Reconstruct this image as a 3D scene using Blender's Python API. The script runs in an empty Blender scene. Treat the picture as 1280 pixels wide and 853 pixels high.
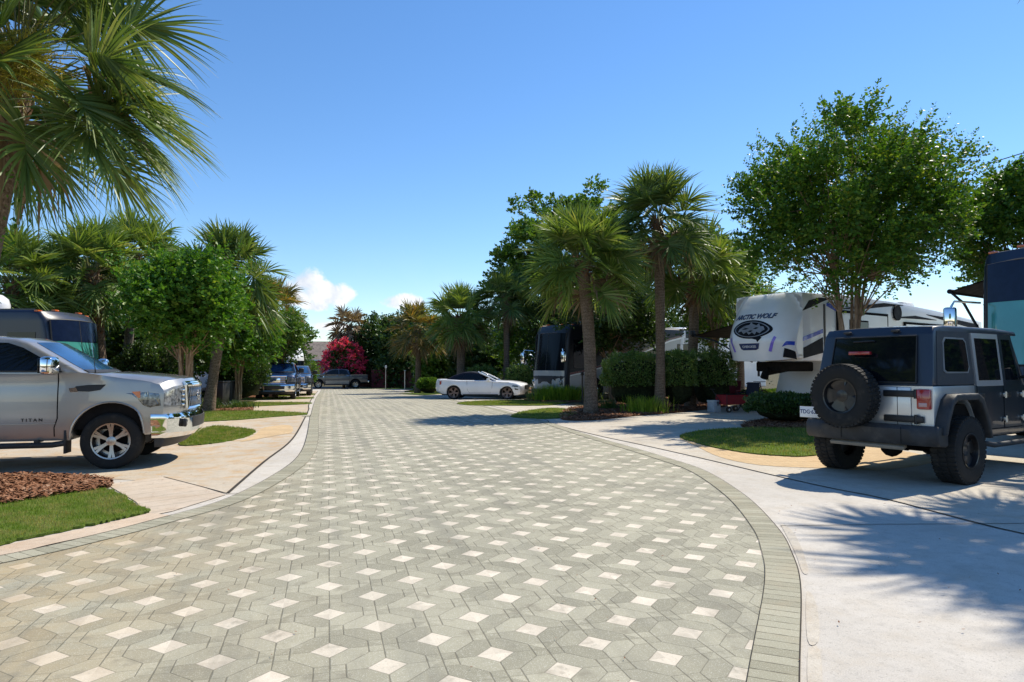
import bpy, bmesh, math, random
import numpy as np
from mathutils import Vector, Matrix, Euler
PI = math.pi
random.seed(4); RNG = np.random.default_rng(11)
scene = bpy.context.scene
COL = scene.collection
rad = math.radians

# ------------------------------------------------------------------ camera
PSI = rad(15.03); PITCH = math.atan(33.5 / 853); CAMH = 1.5
cam_d = bpy.data.cameras.new('camera'); cam = bpy.data.objects.new('camera', cam_d)
COL.objects.link(cam); scene.camera = cam
cam.location = (0, 0, CAMH)
cam.rotation_euler = (PI / 2 + PITCH, 0, -PSI)
cam_d.sensor_width = 36; cam_d.lens = 24.0; cam_d.clip_start = 0.05; cam_d.clip_end = 3000

# ------------------------------------------------------------------ light
SUN_EL = rad(52); SUN_DIR = Vector((3.79, 1.78, 0)).normalized()
az = math.atan2(SUN_DIR.x, SUN_DIR.y)            # clockwise from +Y
to_sun = Vector((SUN_DIR.x * math.cos(SUN_EL), SUN_DIR.y * math.cos(SUN_EL), math.sin(SUN_EL)))
sd = bpy.data.lights.new('sun', 'SUN'); so = bpy.data.objects.new('sun', sd); COL.objects.link(so)
sd.energy = 5.0; sd.angle = rad(0.5); sd.color = (1.0, 0.925, 0.79)
so.rotation_euler = (-to_sun).to_track_quat('-Z', 'Y').to_euler()
scene.view_settings.view_transform = 'Standard'; scene.view_settings.look = 'None'
scene.view_settings.gamma = 1; scene.view_settings.use_curve_mapping = False
scene.view_settings.exposure = 0.33
scene.cycles.max_bounces = 6; scene.cycles.diffuse_bounces = 3; scene.cycles.glossy_bounces = 3
scene.cycles.transmission_bounces = 4; scene.cycles.transparent_max_bounces = 6
scene.cycles.caustics_reflective = False; scene.cycles.caustics_refractive = False
scene.cycles.sample_clamp_indirect = 4

# ------------------------------------------------------------------ node helper
class S:
    """a socket with arithmetic"""
    def __init__(s, nt, o): s.nt = nt; s.o = o
    def _m(s, op, *a, clamp=False):
        n = s.nt.nodes.new('ShaderNodeMath'); n.operation = op; n.use_clamp = clamp
        for i, v in enumerate((s,) + a):
            if isinstance(v, S): s.nt.links.new(v.o, n.inputs[i])
            else: n.inputs[i].default_value = v
        return S(s.nt, n.outputs[0])
    def __add__(s, b): return s._m('ADD', b)
    __radd__ = __add__
    def __sub__(s, b): return s._m('SUBTRACT', b)
    def __rsub__(s, b): return (s * -1) + b
    def __mul__(s, b): return s._m('MULTIPLY', b)
    __rmul__ = __mul__
    def __truediv__(s, b): return s._m('DIVIDE', b)
    def abs(s): return s._m('ABSOLUTE')
    def round(s): return s._m('ROUND')
    def floor(s): return s._m('FLOOR')
    def fract(s): return s._m('FRACT')
    def min(s, b): return s._m('MINIMUM', b)
    def max(s, b): return s._m('MAXIMUM', b)
    def gt(s, b): return s._m('GREATER_THAN', b)
    def lt(s, b): return s._m('LESS_THAN', b)
    def pow(s, b): return s._m('POWER', b)
    def clamp(s): return s._m('ADD', 0.0, clamp=True)
    def ramp(s, a, b, c=0.0, d=1.0):
        n = s.nt.nodes.new('ShaderNodeMapRange'); n.interpolation_type = 'SMOOTHSTEP'
        s.nt.links.new(s.o, n.inputs[0])
        for i, v in enumerate((a, b, c, d)): n.inputs[1 + i].default_value = v
        return S(s.nt, n.outputs[0])

def new_nt(nt): nt.nodes.clear(); return nt
def coords(nt, kind='Object'):
    if kind == 'World': return nt.nodes.new('ShaderNodeNewGeometry').outputs['Position']
    return nt.nodes.new('ShaderNodeTexCoord').outputs[kind]
def noise(nt, vec, scale, detail=3, rough=.55, dist=0, out='Fac'):
    n = nt.nodes.new('ShaderNodeTexNoise'); nt.links.new(vec, n.inputs['Vector'])
    n.inputs['Scale'].default_value = scale; n.inputs['Detail'].default_value = detail
    n.inputs['Roughness'].default_value = rough; n.inputs['Distortion'].default_value = dist
    return S(nt, n.outputs[out])
def mixc(nt, fac, a, b, mode='MIX'):
    n = nt.nodes.new('ShaderNodeMix'); n.data_type = 'RGBA'; n.blend_type = mode
    if isinstance(fac, S): nt.links.new(fac.o, n.inputs[0])
    else: n.inputs[0].default_value = fac
    for i, v in ((6, a), (7, b)):
        if isinstance(v, (tuple, list)): n.inputs[i].default_value = tuple(v[:3]) + (1,)
        else: nt.links.new(v.o if isinstance(v, S) else v, n.inputs[i])
    return n.outputs[2]
def scaled(nt, vec, sc):
    n = nt.nodes.new('ShaderNodeVectorMath'); n.operation = 'MULTIPLY'; nt.links.new(vec, n.inputs[0])
    n.inputs[1].default_value = sc; return n.outputs[0]
def bsdf(nt, col=None, rough=.7, metal=0, spec=.5, coat=0, bump=None, bstr=.3, bdist=.02):
    p = nt.nodes.new('ShaderNodeBsdfPrincipled'); o = nt.nodes.new('ShaderNodeOutputMaterial')
    nt.links.new(p.outputs[0], o.inputs[0])
    if col is not None:
        if isinstance(col, (tuple, list)): p.inputs['Base Color'].default_value = tuple(col[:3]) + (1,)
        else: nt.links.new(col, p.inputs['Base Color'])
    if isinstance(rough, S): nt.links.new(rough.o, p.inputs['Roughness'])
    else: p.inputs['Roughness'].default_value = rough
    p.inputs['Metallic'].default_value = metal
    p.inputs['Specular IOR Level'].default_value = spec
    p.inputs['Coat Weight'].default_value = coat; p.inputs['Coat Roughness'].default_value = .03
    if bump is not None:
        b = nt.nodes.new('ShaderNodeBump'); b.inputs['Strength'].default_value = bstr
        b.inputs['Distance'].default_value = bdist
        nt.links.new(bump.o, b.inputs['Height']); nt.links.new(b.outputs[0], p.inputs['Normal'])
    return p
MATS = {}
def mat(name, col, rough=.6, metal=0, spec=.5, coat=0, var=.12, scale=6, bscale=None, bstr=.2, bdist=.01, dirt=0, dirt_col=(.2, .16, .11)):
    """general painted/plain surface: colour + soft mottling + fine bump (+ dust)"""
    if name in MATS: return MATS[name]
    m = bpy.data.materials.new(name); m.use_nodes = True; nt = new_nt(m.node_tree)
    v = coords(nt)
    n1 = noise(nt, v, scale, 4)
    lo = tuple(c * (1 - var) for c in col); hi = tuple(min(1, c * (1 + var)) for c in col)
    c = mixc(nt, n1.ramp(.3, .7), lo, hi)
    if dirt:
        n2 = noise(nt, v, scale * .7 + 1.3, 6, .65)
        c = mixc(nt, n2.ramp(.5, .78) * dirt, c, dirt_col)
    bm_ = noise(nt, v, bscale, 3) if bscale else None
    r = n1.ramp(.2, .8, rough * .85, min(1, rough * 1.15))
    bsdf(nt, c, r, metal, spec, coat, bm_, bstr, bdist)
    MATS[name] = m; return m

# ------------------------------------------------------------------ world (sky with small fair-weather clouds)
world = bpy.data.worlds.new('World'); scene.world = world; world.use_nodes = True
nt = new_nt(world.node_tree)
sky = nt.nodes.new('ShaderNodeTexSky'); sky.sky_type = 'NISHITA'; sky.sun_disc = False
sky.sun_elevation = SUN_EL; sky.sun_rotation = az
sky.altitude = 0; sky.air_density = 1.05; sky.dust_density = 0.03; sky.ozone_density = 3.5
bgn = nt.nodes.new('ShaderNodeBackground'); wo = nt.nodes.new('ShaderNodeOutputWorld')
gen = nt.nodes.new('ShaderNodeTexCoord').outputs['Generated']
hs = nt.nodes.new('ShaderNodeHueSaturation'); hs.inputs['Saturation'].default_value = 1.15
nt.links.new(mixc(nt, 1.0, sky.outputs[0], (.98, 1.0, 1.05), 'MULTIPLY'), hs.inputs['Color'])
def pix_dir(px, py):
    v = Vector(((px - 640) / 853, (426.5 - py) / 853, -1)); v.rotate(cam.rotation_euler); return v.normalized()
def dot(vec3):
    n = nt.nodes.new('ShaderNodeVectorMath'); n.operation = 'DOT_PRODUCT'; nt.links.new(gen, n.inputs[0])
    n.inputs[1].default_value = vec3; return S(nt, n.outputs['Value'])
cn = noise(nt, gen, 26, 6, .6, .3)
cn2 = noise(nt, gen, 9, 5, .6)
mask = None
#   px, py, half width (deg), half height (deg)
for (px, py, hw, hh, th) in [(380, 352, 1.7, 1.2, 0), (405, 368, 2.6, 1.25, 0), (360, 372, 1.5, .9, 0), (395, 383, 1.4, .5, 0), (505, 378, 2.2, .75, 0),
                         (1252, 226, 1.3, .8, 0), (880, 398, 2.6, 2.2, 0), (412, 408, 1.8, .4, 0), (-140, 330, 7, 2.0, 0), (1650, 330, 7, 2.5, 0), (2600, 200, 14, 6, 0)]:
    d = pix_dir(px, py)
    e1 = Vector((d.y, -d.x, 0)).normalized(); e2 = e1.cross(d).normalized()
    x = dot(e1) / math.sin(rad(hw)); y = dot(e2) / math.sin(rad(hh))
    r2 = x * x + y * y + (dot(d).lt(0) * 100)
    k = (1.0 - r2)
    mask = k if mask is None else mask.max(k)
cl = (mask + (cn - .5) * 2.8).ramp(-.05, .75) * (mask + .9).clamp()
horiz = S(nt, nt.nodes.new('ShaderNodeSeparateXYZ').outputs[2]); nt.links.new(gen, horiz.o.node.inputs[0])
wisp = horiz.ramp(.02, .2, 1, 0) * cn2.ramp(.45, .75) * .12
shade = cn.ramp(.3, .7)
ccol = mixc(nt, shade, (4.6, 4.9, 5.5), (7.0, 7.0, 7.1))
skyc = mixc(nt, cl.max(wisp).clamp() * .95, hs.outputs[0], ccol)
nt.links.new(skyc, bgn.inputs[0]); bgn.inputs[1].default_value = 0.132
nt.links.new(bgn.outputs[0], wo.inputs[0])

# ------------------------------------------------------------------ terrain height and pixel -> place helpers
def gz(y):
    t = min(1, max(0, (y - 22) / 50)); return -0.62 * t * t * (3 - 2 * t)
def at(px, py):
    """ground point under a pixel of the 1280x853 photograph"""
    d = pix_dir(px, py); z = 0
    for _ in range(12):
        t = (z - CAMH) / d.z; z = gz(d.y * t)
    return (d.x * t, d.y * t)
def cw(px, Z, up=0.0):
    """world x,y at image column px and distance Z along the view axis"""
    X = (px - 640) / 853 * Z
    return (X * math.cos(PSI) + Z * math.sin(PSI), -X * math.sin(PSI) + Z * math.cos(PSI))
def hgt(py, Z): return CAMH + (460 - py) / 853 * Z

# ------------------------------------------------------------------ object helpers
def link(o, parent=None):
    COL.objects.link(o)
    if parent is not None: o.parent = parent
    return o
def thing(name, label, cat, loc=(0, 0, 0), rz=0, group=None):
    o = bpy.data.objects.new(name, None); COL.objects.link(o); o.empty_display_size = .2
    o.location = loc; o.rotation_euler = (0, 0, rz); o['label'] = label; o['category'] = cat
    if group: o['group'] = group
    return o
def tag(o, label=None, cat=None, group=None, kind=None):
    if label: o['label'] = label
    if cat: o['category'] = cat
    if group: o['group'] = group
    if kind: o['kind'] = kind
    return o
def copy_thing(o, loc, rz=None, label=None, sc=None):
    def rec(s, parent):
        c = s.copy(); COL.objects.link(c)
        if parent is not None:
            c.parent = parent; c.matrix_parent_inverse = s.matrix_parent_inverse.copy()
        for ch in [q for q in bpy.data.objects if q.parent == s and q is not c]: rec(ch, c)
        return c
    r = rec(o, None); r.location = loc
    if rz is not None: r.rotation_euler = (0, 0, rz)
    if label: r['label'] = label
    if sc: r.scale = (sc, sc, sc) if not isinstance(sc, tuple) else sc
    return r
def fast_mesh(name, V, F, m, parent=None, smooth=False, mi=None):
    V = np.asarray(V, dtype=np.float32).reshape(-1, 3); F = np.asarray(F, dtype=np.int32)
    k = F.shape[1]; n = F.shape[0]
    me = bpy.data.meshes.new(name)
    me.vertices.add(len(V)); me.vertices.foreach_set('co', V.ravel())
    me.loops.add(n * k); me.loops.foreach_set('vertex_index', F.ravel())
    me.polygons.add(n); me.polygons.foreach_set('loop_start', np.arange(0, n * k, k, dtype=np.int32))
    me.polygons.foreach_set('loop_total', np.full(n, k, dtype=np.int32))
    if mi is not None: me.polygons.foreach_set('material_index', np.asarray(mi, dtype=np.int32))
    me.update(calc_edges=True)
    if smooth: me.polygons.foreach_set('use_smooth', np.ones(n, dtype=bool))
    for x in (m if isinstance(m, (list, tuple)) else [m]): me.materials.append(x)
    return link(bpy.data.objects.new(name, me), parent)
def bm_obj(name, bm, m, parent=None, smooth=True, sharp=35, recalc=True):
    if recalc: bmesh.ops.recalc_face_normals(bm, faces=bm.faces)
    me = bpy.data.meshes.new(name); bm.to_mesh(me); bm.free()
    for x in (m if isinstance(m, (list, tuple)) else [m]): me.materials.append(x)
    if smooth:
        me.polygons.foreach_set('use_smooth', np.ones(len(me.polygons), dtype=bool))
        me.set_sharp_from_angle(angle=rad(sharp))
    return link(bpy.data.objects.new(name, me), parent)

# primitives into a bmesh
def add_box(bm, c, s, rot=None, bev=0.0, taper=None, mi=0):
    r = bmesh.ops.create_cube(bm, size=1); vs = r['verts']
    for v in vs:
        v.co.x *= s[0]; v.co.y *= s[1]; v.co.z *= s[2]
        if taper and v.co.z > 0: v.co.x *= taper; v.co.y *= taper
    fs = list({f for v in vs for f in v.link_faces})
    if bev > 0:
        es = list({e for v in vs for e in v.link_edges})
        rr = bmesh.ops.bevel(bm, geom=es, offset=bev, segments=2, affect='EDGES', profile=.5)
        vs = list({v for f in rr['faces'] for v in f.verts} | {v for v in vs if v.is_valid})
        fs = list({f for v in vs for f in v.link_faces})
    M = Matrix.Translation(c) @ (Euler(rot).to_matrix().to_4x4() if rot else Matrix())
    for v in vs: v.co = M @ v.co
    for f in fs: f.material_index = mi
    return vs
def add_tube(bm, pts, rr, n=8, cap=True, mi=0, squash=None):
    pts = [Vector(p) for p in pts]
    if not isinstance(rr, (list, tuple)): rr = [rr] * len(pts)
    rings = []; prev = None
    for i, p in enumerate(pts):
        t = (pts[min(i + 1, len(pts) - 1)] - pts[max(i - 1, 0)]).normalized()
        if prev is None:
            a = Vector((0, 0, 1)) if abs(t.z) < .9 else Vector((1, 0, 0)); u = t.cross(a).normalized()
        else: u = (prev - t * prev.dot(t)).normalized()
        prev = u; w = t.cross(u)
        rings.append([bm.verts.new(p + (u * math.cos(2 * PI * k / n) + w * math.sin(2 * PI * k / n) * (squash or 1)) * rr[i]) for k in range(n)])
    for a, b in zip(rings, rings[1:]):
        for k in range(n):
            f = bm.faces.new((a[k], a[(k + 1) % n], b[(k + 1) % n], b[k])); f.material_index = mi
    if cap:
        for r_ in (rings[0][::-1], rings[-1]): bm.faces.new(r_).material_index = mi
def add_lathe(bm, prof, n=32, axis='y', c=(0, 0, 0), mi=0, closed=False, cap=False):
    """prof: list of (radius, along)"""
    rings = []
    for r, a in prof:
        ring = []
        for k in range(n):
            t = 2 * PI * k / n
            if axis == 'y': co = (r * math.cos(t), a, r * math.sin(t))
            elif axis == 'z': co = (r * math.cos(t), r * math.sin(t), a)
            else: co = (a, r * math.cos(t), r * math.sin(t))
            ring.append(bm.verts.new(Vector(co) + Vector(c)))
        rings.append(ring)
    pr = list(zip(rings, rings[1:])) + ([(rings[-1], rings[0])] if closed else [])
    for a, b in pr:
        for k in range(n):
            f = bm.faces.new((a[k], a[(k + 1) % n], b[(k + 1) % n], b[k])); f.material_index = mi
    if cap and not closed:
        for ring, (r, a) in ((rings[0], prof[0]), (rings[-1], prof[-1])):
            if r > 1e-4:
                bm.faces.new(ring).material_index = mi
def prism_bm(profile, y0, y1, bev=0.0, segs=2, gx=.12, gz_=.1, gy=.15, deform=None, axis='y'):
    """a side outline (x,z) pulled from y0 to y1, edges rounded, cut into a grid, then bent by deform(x,y,z)"""
    bm = bmesh.new()
    vs = [bm.verts.new((x, y0, z)) for x, z in profile]
    f = bm.faces.new(vs)
    r = bmesh.ops.extrude_face_region(bm, geom=[f])
    for v in [g for g in r['geom'] if isinstance(g, bmesh.types.BMVert)]: v.co.y = y1
    bmesh.ops.recalc_face_normals(bm, faces=bm.faces)
    if bev > 0:
        es = [e for e in bm.edges if abs(e.verts[0].co.y - e.verts[1].co.y) < 1e-6]
        bmesh.ops.bevel(bm, geom=es, offset=bev, segments=segs, affect='EDGES', profile=.5, clamp_overlap=True)
    if deform:
        def cuts(lo, hi, st):
            k = max(1, int((hi - lo) / st)); return [lo + (hi - lo) * i / k for i in range(1, k)]
        xs = [p[0] for p in profile]; zs = [p[1] for p in profile]
        for (lo, hi, st, nrm) in ((min(xs), max(xs), gx, (1, 0, 0)), (min(zs), max(zs), gz_, (0, 0, 1)), (min(y0, y1), max(y0, y1), gy, (0, 1, 0))):
            if not st: continue
            for c in cuts(lo, hi, st):
                bmesh.ops.bisect_plane(bm, geom=bm.verts[:] + bm.edges[:] + bm.faces[:], plane_co=Vector(nrm) * (c + 1.3e-4), plane_no=nrm, dist=1e-5)
        for v in bm.verts: v.co = Vector(deform(*v.co))
    bmesh.ops.triangulate(bm, faces=[f for f in bm.faces if len(f.verts) > 4])
    return bm
def add_prism(bm, profile, y0, y1, mi=0, **k):
    b = prism_bm(profile, y0, y1, **k)
    me = bpy.data.meshes.new('tmp'); b.to_mesh(me); b.free()
    n0 = len(bm.faces); bm.from_mesh(me); bpy.data.meshes.remove(me)
    bm.faces.ensure_lookup_table()
    for f in bm.faces[n0:]: f.material_index = mi
def sheet_bm(fn, nu, nv, off=.006, thick=.01, deform=None, flip=False):
    """fn(u,v)->point grid; deformed, pushed out along its normal"""
    P = [[Vector(fn(i / nu, j / nv)) for j in range(nv + 1)] for i in range(nu + 1)]
    if deform: P = [[Vector(deform(*p)) for p in row] for row in P]
    bm = bmesh.new(); V = [[None] * (nv + 1) for _ in range(nu + 1)]; B = [[None] * (nv + 1) for _ in range(nu + 1)]
    for i in range(nu + 1):
        for j in range(nv + 1):
            a = P[min(i + 1, nu)][j] - P[max(i - 1, 0)][j]; b = P[i][min(j + 1, nv)] - P[i][max(j - 1, 0)]
            n = a.cross(b).normalized() * (-1 if flip else 1)
            V[i][j] = bm.verts.new(P[i][j] + n * off); B[i][j] = bm.verts.new(P[i][j] + n * (off - thick))
    for i in range(nu):
        for j in range(nv):
            bm.faces.new((V[i][j], V[i + 1][j], V[i + 1][j + 1], V[i][j + 1]))
            bm.faces.new((B[i][j], B[i][j + 1], B[i + 1][j + 1], B[i + 1][j]))
    for i in range(nu):
        for j in (0, nv): bm.faces.new((V[i][j], V[i + 1][j], B[i + 1][j], B[i][j]))
    for j in range(nv):
        for i in (0, nu): bm.faces.new((V[i][j], V[i][j + 1], B[i][j + 1], B[i][j]))
    return bm
def arc(cx, cz, r, a0, a1, n=14):
    return [(cx + r * math.cos(rad(a0 + (a1 - a0) * i / n)), cz + r * math.sin(rad(a0 + (a1 - a0) * i / n))) for i in range(n + 1)]
FONTS = {}
def text_obj(name, s, size, m, parent, M, warp=None, ext=.003, bold=0.0, xs=1.0, shear=0):
    """lettering; M maps the flat text (x right, y up, z out) into the parent's space"""
    cu = bpy.data.curves.new('lettering', 'FONT'); cu.body = s; cu.size = size; cu.extrude = ext
    cu.align_x = 'CENTER'; cu.align_y = 'CENTER'; cu.offset = bold; cu.shear = shear; cu.resolution_u = 3
    o = bpy.data.objects.new('t', cu); COL.objects.link(o)
    dg = bpy.context.evaluated_depsgraph_get()
    me = bpy.data.meshes.new_from_object(o.evaluated_get(dg)); bpy.data.objects.remove(o)
    for v in me.vertices:
        p = M @ Vector((v.co.x * xs, v.co.y, v.co.z)); v.co = Vector(warp(*p)) if warp else p
    me.materials.clear(); me.materials.append(m); me.name = name
    return link(bpy.data.objects.new(name, me), parent)
# ================================================================== GROUND
def smooth_poly(pts, closed=True, n=6):
    out = []; N = len(pts)
    rng = range(N) if closed else range(N - 1)
    for i in rng:
        if closed: p = [pts[(i + k - 1) % N] for k in range(4)]
        else: p = [pts[max(0, i - 1)], pts[i], pts[i + 1], pts[min(N - 1, i + 2)]]
        for j in range(n):
            t = j / n
            out.append(tuple(.5 * (2 * p[1][a] + (p[2][a] - p[0][a]) * t + (2 * p[0][a] - 5 * p[1][a] + 4 * p[2][a] - p[3][a]) * t * t
                                   + (3 * p[1][a] - p[0][a] - 3 * p[2][a] + p[3][a]) * t ** 3) for a in (0, 1)))
    if not closed: out.append(tuple(pts[-1]))
    return out
def patch(name, poly, z, m, thick=.0, step=4.0):
    bm = bmesh.new(); vs = [bm.verts.new((x, y, 0)) for x, y in poly]
    bm.faces.new(vs); bmesh.ops.triangulate(bm, faces=bm.faces[:])
    ys = [p[1] for p in poly]
    c = math.floor(min(ys) / step) * step + step
    while c < max(ys):
        if c > 18: bmesh.ops.bisect_plane(bm, geom=bm.verts[:] + bm.edges[:] + bm.faces[:], plane_co=(0, c, 0), plane_no=(0, 1, 0), dist=1e-4)
        c += step
    for v in bm.verts: v.co.z = gz(v.co.y) + z
    bmesh.ops.recalc_face_normals(bm, faces=bm.faces)
    for f in bm.faces:
        if f.normal.z < 0: f.normal_flip()
    if thick:
        r = bmesh.ops.extrude_face_region(bm, geom=bm.faces[:])
        top = [g for g in r['geom'] if isinstance(g, bmesh.types.BMVert)]
        for v in top: v.co.z += thick
        bmesh.ops.recalc_face_normals(bm, faces=bm.faces)
    o = bm_obj(name, bm, m, smooth=False, recalc=False); o['kind'] = 'structure'; return o
def ribbon(name, line, w0, w1, z, m, kind='structure', parent=None):
    """strip following a line; side offsets w0..w1 (left of travel positive); UV = metres along, across"""
    P = [Vector((x, y)) for x, y in line]; V = []; F = []; U = []; s = 0
    for i, p in enumerate(P):
        t = (P[min(i + 1, len(P) - 1)] - P[max(0, i - 1)]).normalized(); nrm = Vector((-t.y, t.x))
        if i: s += (p - P[i - 1]).length
        for w in (w0, w1):
            q = p + nrm * w; V.append((q.x, q.y, gz(q.y) + z)); U.append((s, w))
    for i in range(len(P) - 1): F.append((2 * i, 2 * i + 2, 2 * i + 3, 2 * i + 1))
    o = fast_mesh(name, V, F, m, parent); me = o.data
    uv = me.uv_layers.new(name='UVMap')
    for l in me.loops: uv.data[l.index].uv = U[l.vertex_index]
    for p in me.polygons:
        if p.normal.z < 0: p.flip()
    o['kind'] = kind; return o

def m_paver():
    m = bpy.data.materials.new('paver'); m.use_nodes = True; nt = new_nt(m.node_tree)
    pos = coords(nt, 'World'); sp = nt.nodes.new('ShaderNodeSeparateXYZ'); nt.links.new(pos, sp.inputs[0])
    jit = noise(nt, pos, .6, 1, out='Fac')
    x0, y0 = at(411.5, 815)
    x = (S(nt, sp.outputs[0]) - x0 + (jit - .5) * .03) * (1 / .2787); y = (S(nt, sp.outputs[1]) - y0 + (jit - .5) * .03) * (1 / .2745)
    a = (x + y) * .5; b = (x - y) * .5; ra = a.round(); rb = b.round()
    a = a - ra; b = b - rb
    sx = a + b; sy = a - b; X = sx.abs(); Y = sy.abs(); man = X + Y
    big = 9.0
    def cond(d, *bad):
        for c in bad: d = d + c * big
        return d
    along = cond(X, Y.lt(.36)).min(cond((X - .72).abs(), Y.gt(.28))).min(cond((X - .28).abs(), Y.lt(.72)))
    cross = cond(Y, X.lt(.36)).min(cond((Y - .72).abs(), X.gt(.28))).min(cond((Y - .28).abs(), X.lt(.72)))
    diag = cond((1.0 - man).abs() * .707, X.lt(.28), Y.lt(.28)).min((man - .36).abs() * .707)
    wob = noise(nt, pos, 14, 2).ramp(.3, .7, .7, 1.35)
    j = (along * wob).ramp(.005, .022, .68, 0).max((cross * wob).ramp(.003, .015, .42, 0)).max((diag * wob).ramp(.004, .016, .52, 0))
    dia = man.lt(.36)
    wn = nt.nodes.new('ShaderNodeTexWhiteNoise'); cb = nt.nodes.new('ShaderNodeCombineXYZ')
    nt.links.new((ra * 7.1 + sx.gt(0)).o, cb.inputs[0]); nt.links.new((rb * 3.3 + sy.gt(0)).o, cb.inputs[1])
    nt.links.new((man.gt(.36) + Y.gt(.72) * 3).o, cb.inputs[2]); nt.links.new(cb.outputs[0], wn.inputs['Vector'])
    rnd = S(nt, wn.outputs['Value'])
    grey = mixc(nt, rnd, (.222, .208, .148), (.362, .340, .250))
    tan = mixc(nt, rnd, (.53, .46, .365), (.66, .585, .47))
    c = mixc(nt, dia, grey, tan)
    sp1 = noise(nt, pos, 170, 2, .7); sp2 = noise(nt, pos, 60, 2, .6)
    c = mixc(nt, sp1.ramp(.56, .66) * .42, c, (.80, .79, .70)); c = mixc(nt, sp2.ramp(.55, .72) * .30, c, (.20, .20, .16))
    big_n = noise(nt, pos, .35, 4, .6); mid = noise(nt, pos, 1.7, 4, .65)
    c = mixc(nt, big_n.ramp(.42, .7) * .30, c, (.45, .42, .32))
    # rust-brown wash near the left edge of the carriageway
    xl = S(nt, sp.outputs[0]); edge = xl.ramp(-3.6, .6, 1, 0)
    c = mixc(nt, (edge * mid.ramp(.25, .65) * .85), c, (.40, .285, .14))
    c = mixc(nt, mid.ramp(.55, .8) * .22, c, (.25, .24, .20))
    st = noise(nt, scaled(nt, pos, (2.2, .22, 1)), 1.0, 5, .65); blot = noise(nt, pos, 4.5, 4, .6)
    c = mixc(nt, st.ramp(.45, .72) * .5, c, (.17, .165, .135)); c = mixc(nt, blot.ramp(.56, .72) * .55, c, (.19, .17, .125)); c = mixc(nt, blot.ramp(.40, .26) * .25, c, (.50, .47, .38))
    c = mixc(nt, j, c, (.105, .095, .065))
    h = (1.0 - j) + (sp1 - .5) * .25
    bsdf(nt, c, .82, spec=.35, bump=h, bstr=.45, bdist=.006); return m
def m_border():
    m = bpy.data.materials.new('paver_border'); m.use_nodes = True; nt = new_nt(m.node_tree)
    uv = nt.nodes.new('ShaderNodeUVMap').outputs[0]; pos = coords(nt, 'World')
    sp = nt.nodes.new('ShaderNodeSeparateXYZ'); nt.links.new(uv, sp.inputs[0])
    u = S(nt, sp.outputs[0]) * (1 / .102); w = S(nt, sp.outputs[1])
    k = (u.fract() - .5).abs(); wob = noise(nt, pos, 14, 2).ramp(.3, .7, -.02, .02)
    j = (k + wob).ramp(.44, .485, 0, .85)
    wn = nt.nodes.new('ShaderNodeTexWhiteNoise'); wn.noise_dimensions = '1D'; nt.links.new(u.floor().o, wn.inputs['W'])
    c = mixc(nt, S(nt, wn.outputs[0]), (.24, .226, .160), (.355, .335, .248))
    sp1 = noise(nt, pos, 170, 2, .7); mid = noise(nt, pos, 2.2, 4, .65)
    c = mixc(nt, sp1.ramp(.56, .66) * .4, c, (.72, .71, .60)); c = mixc(nt, mid.ramp(.45, .75) * .35, c, (.36, .29, .19))
    c = mixc(nt, j, c, (.10, .09, .06))
    bsdf(nt, c, .85, spec=.3, bump=(1.0 - j) + (sp1 - .5) * .25, bstr=.45, bdist=.006); return m
def m_concrete(name, base, stain, stain_amt, groove=None, seed=0, pit=.5):
    m = bpy.data.materials.new(name); m.use_nodes = True; nt = new_nt(m.node_tree)
    pos = coords(nt, 'World')
    n1 = noise(nt, pos, .45 + seed * .07, 5, .6); n2 = noise(nt, pos, 2.6, 5, .65); n3 = noise(nt, pos, 130, 2, .7); n4 = noise(nt, pos, 46, 3, .7); n5 = noise(nt, pos, 9, 5, .7)
    c = mixc(nt, n1.ramp(.3, .7), tuple(v * .86 for v in base), tuple(min(1, v * 1.08) for v in base))
    c = mixc(nt, (n2.ramp(.42, .72)) * stain_amt, c, stain)
    c = mixc(nt, n1.ramp(.55, .75) * stain_amt * .8, c, tuple(v * .8 for v in stain))
    c = mixc(nt, n3.ramp(.56, .66) * .35, c, tuple(v * .45 for v in base)); c = mixc(nt, n4.ramp(.58, .70) * pit, c, tuple(v * .55 for v in base))
    vz = nt.nodes.new('ShaderNodeTexVoronoi'); vz.feature = 'DISTANCE_TO_EDGE'; vz.inputs['Scale'].default_value = .33
    wv = nt.nodes.new('ShaderNodeVectorMath'); wv.operation = 'ADD'; nt.links.new(pos, wv.inputs[0]); nn = noise(nt, pos, 1.6, 5, .7, out='Color'); nt.links.new(nn.o, wv.inputs[1]); nt.links.new(wv.outputs[0], vz.inputs['Vector'])
    crack = S(nt, vz.outputs['Distance']).ramp(.0, .0035, 1, 0) * n1.ramp(.48, .56)
    c = mixc(nt, crack * .6, c, tuple(v * .3 for v in base))
    c = mixc(nt, n5.ramp(.45, .75) * .55, c, tuple(v * .62 for v in base)); c = mixc(nt, n3.ramp(.44, .36) * .3, c, tuple(min(1, v * 1.3) for v in base))
    h = (n3 * .5) - n4.ramp(.57, .66) * .6
    if groove:
        sp = nt.nodes.new('ShaderNodeSeparateXYZ'); nt.links.new(pos, sp.inputs[0])
        g = (S(nt, sp.outputs[0]) * groove[0] + S(nt, sp.outputs[1]) * groove[1] + groove[2]) * (1 / groove[3])
        k = (g.fract() - .5).abs().ramp(.475, .495, 0, .75)
        c = mixc(nt, k, c, (.10, .08, .06)); h = h - k * 2
        if len(groove) > 4:
            g2 = (S(nt, sp.outputs[0]) * -groove[1] + S(nt, sp.outputs[1]) * groove[0]) * (1 / groove[4])
            k2 = (g2.fract() - .5).abs().ramp(.48, .495, 0, .6)
            c = mixc(nt, k2, c, (.14, .10, .06)); h = h - k2 * 2
    bsdf(nt, c, .88, spec=.25, bump=h, bstr=.4, bdist=.005); return m
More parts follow.
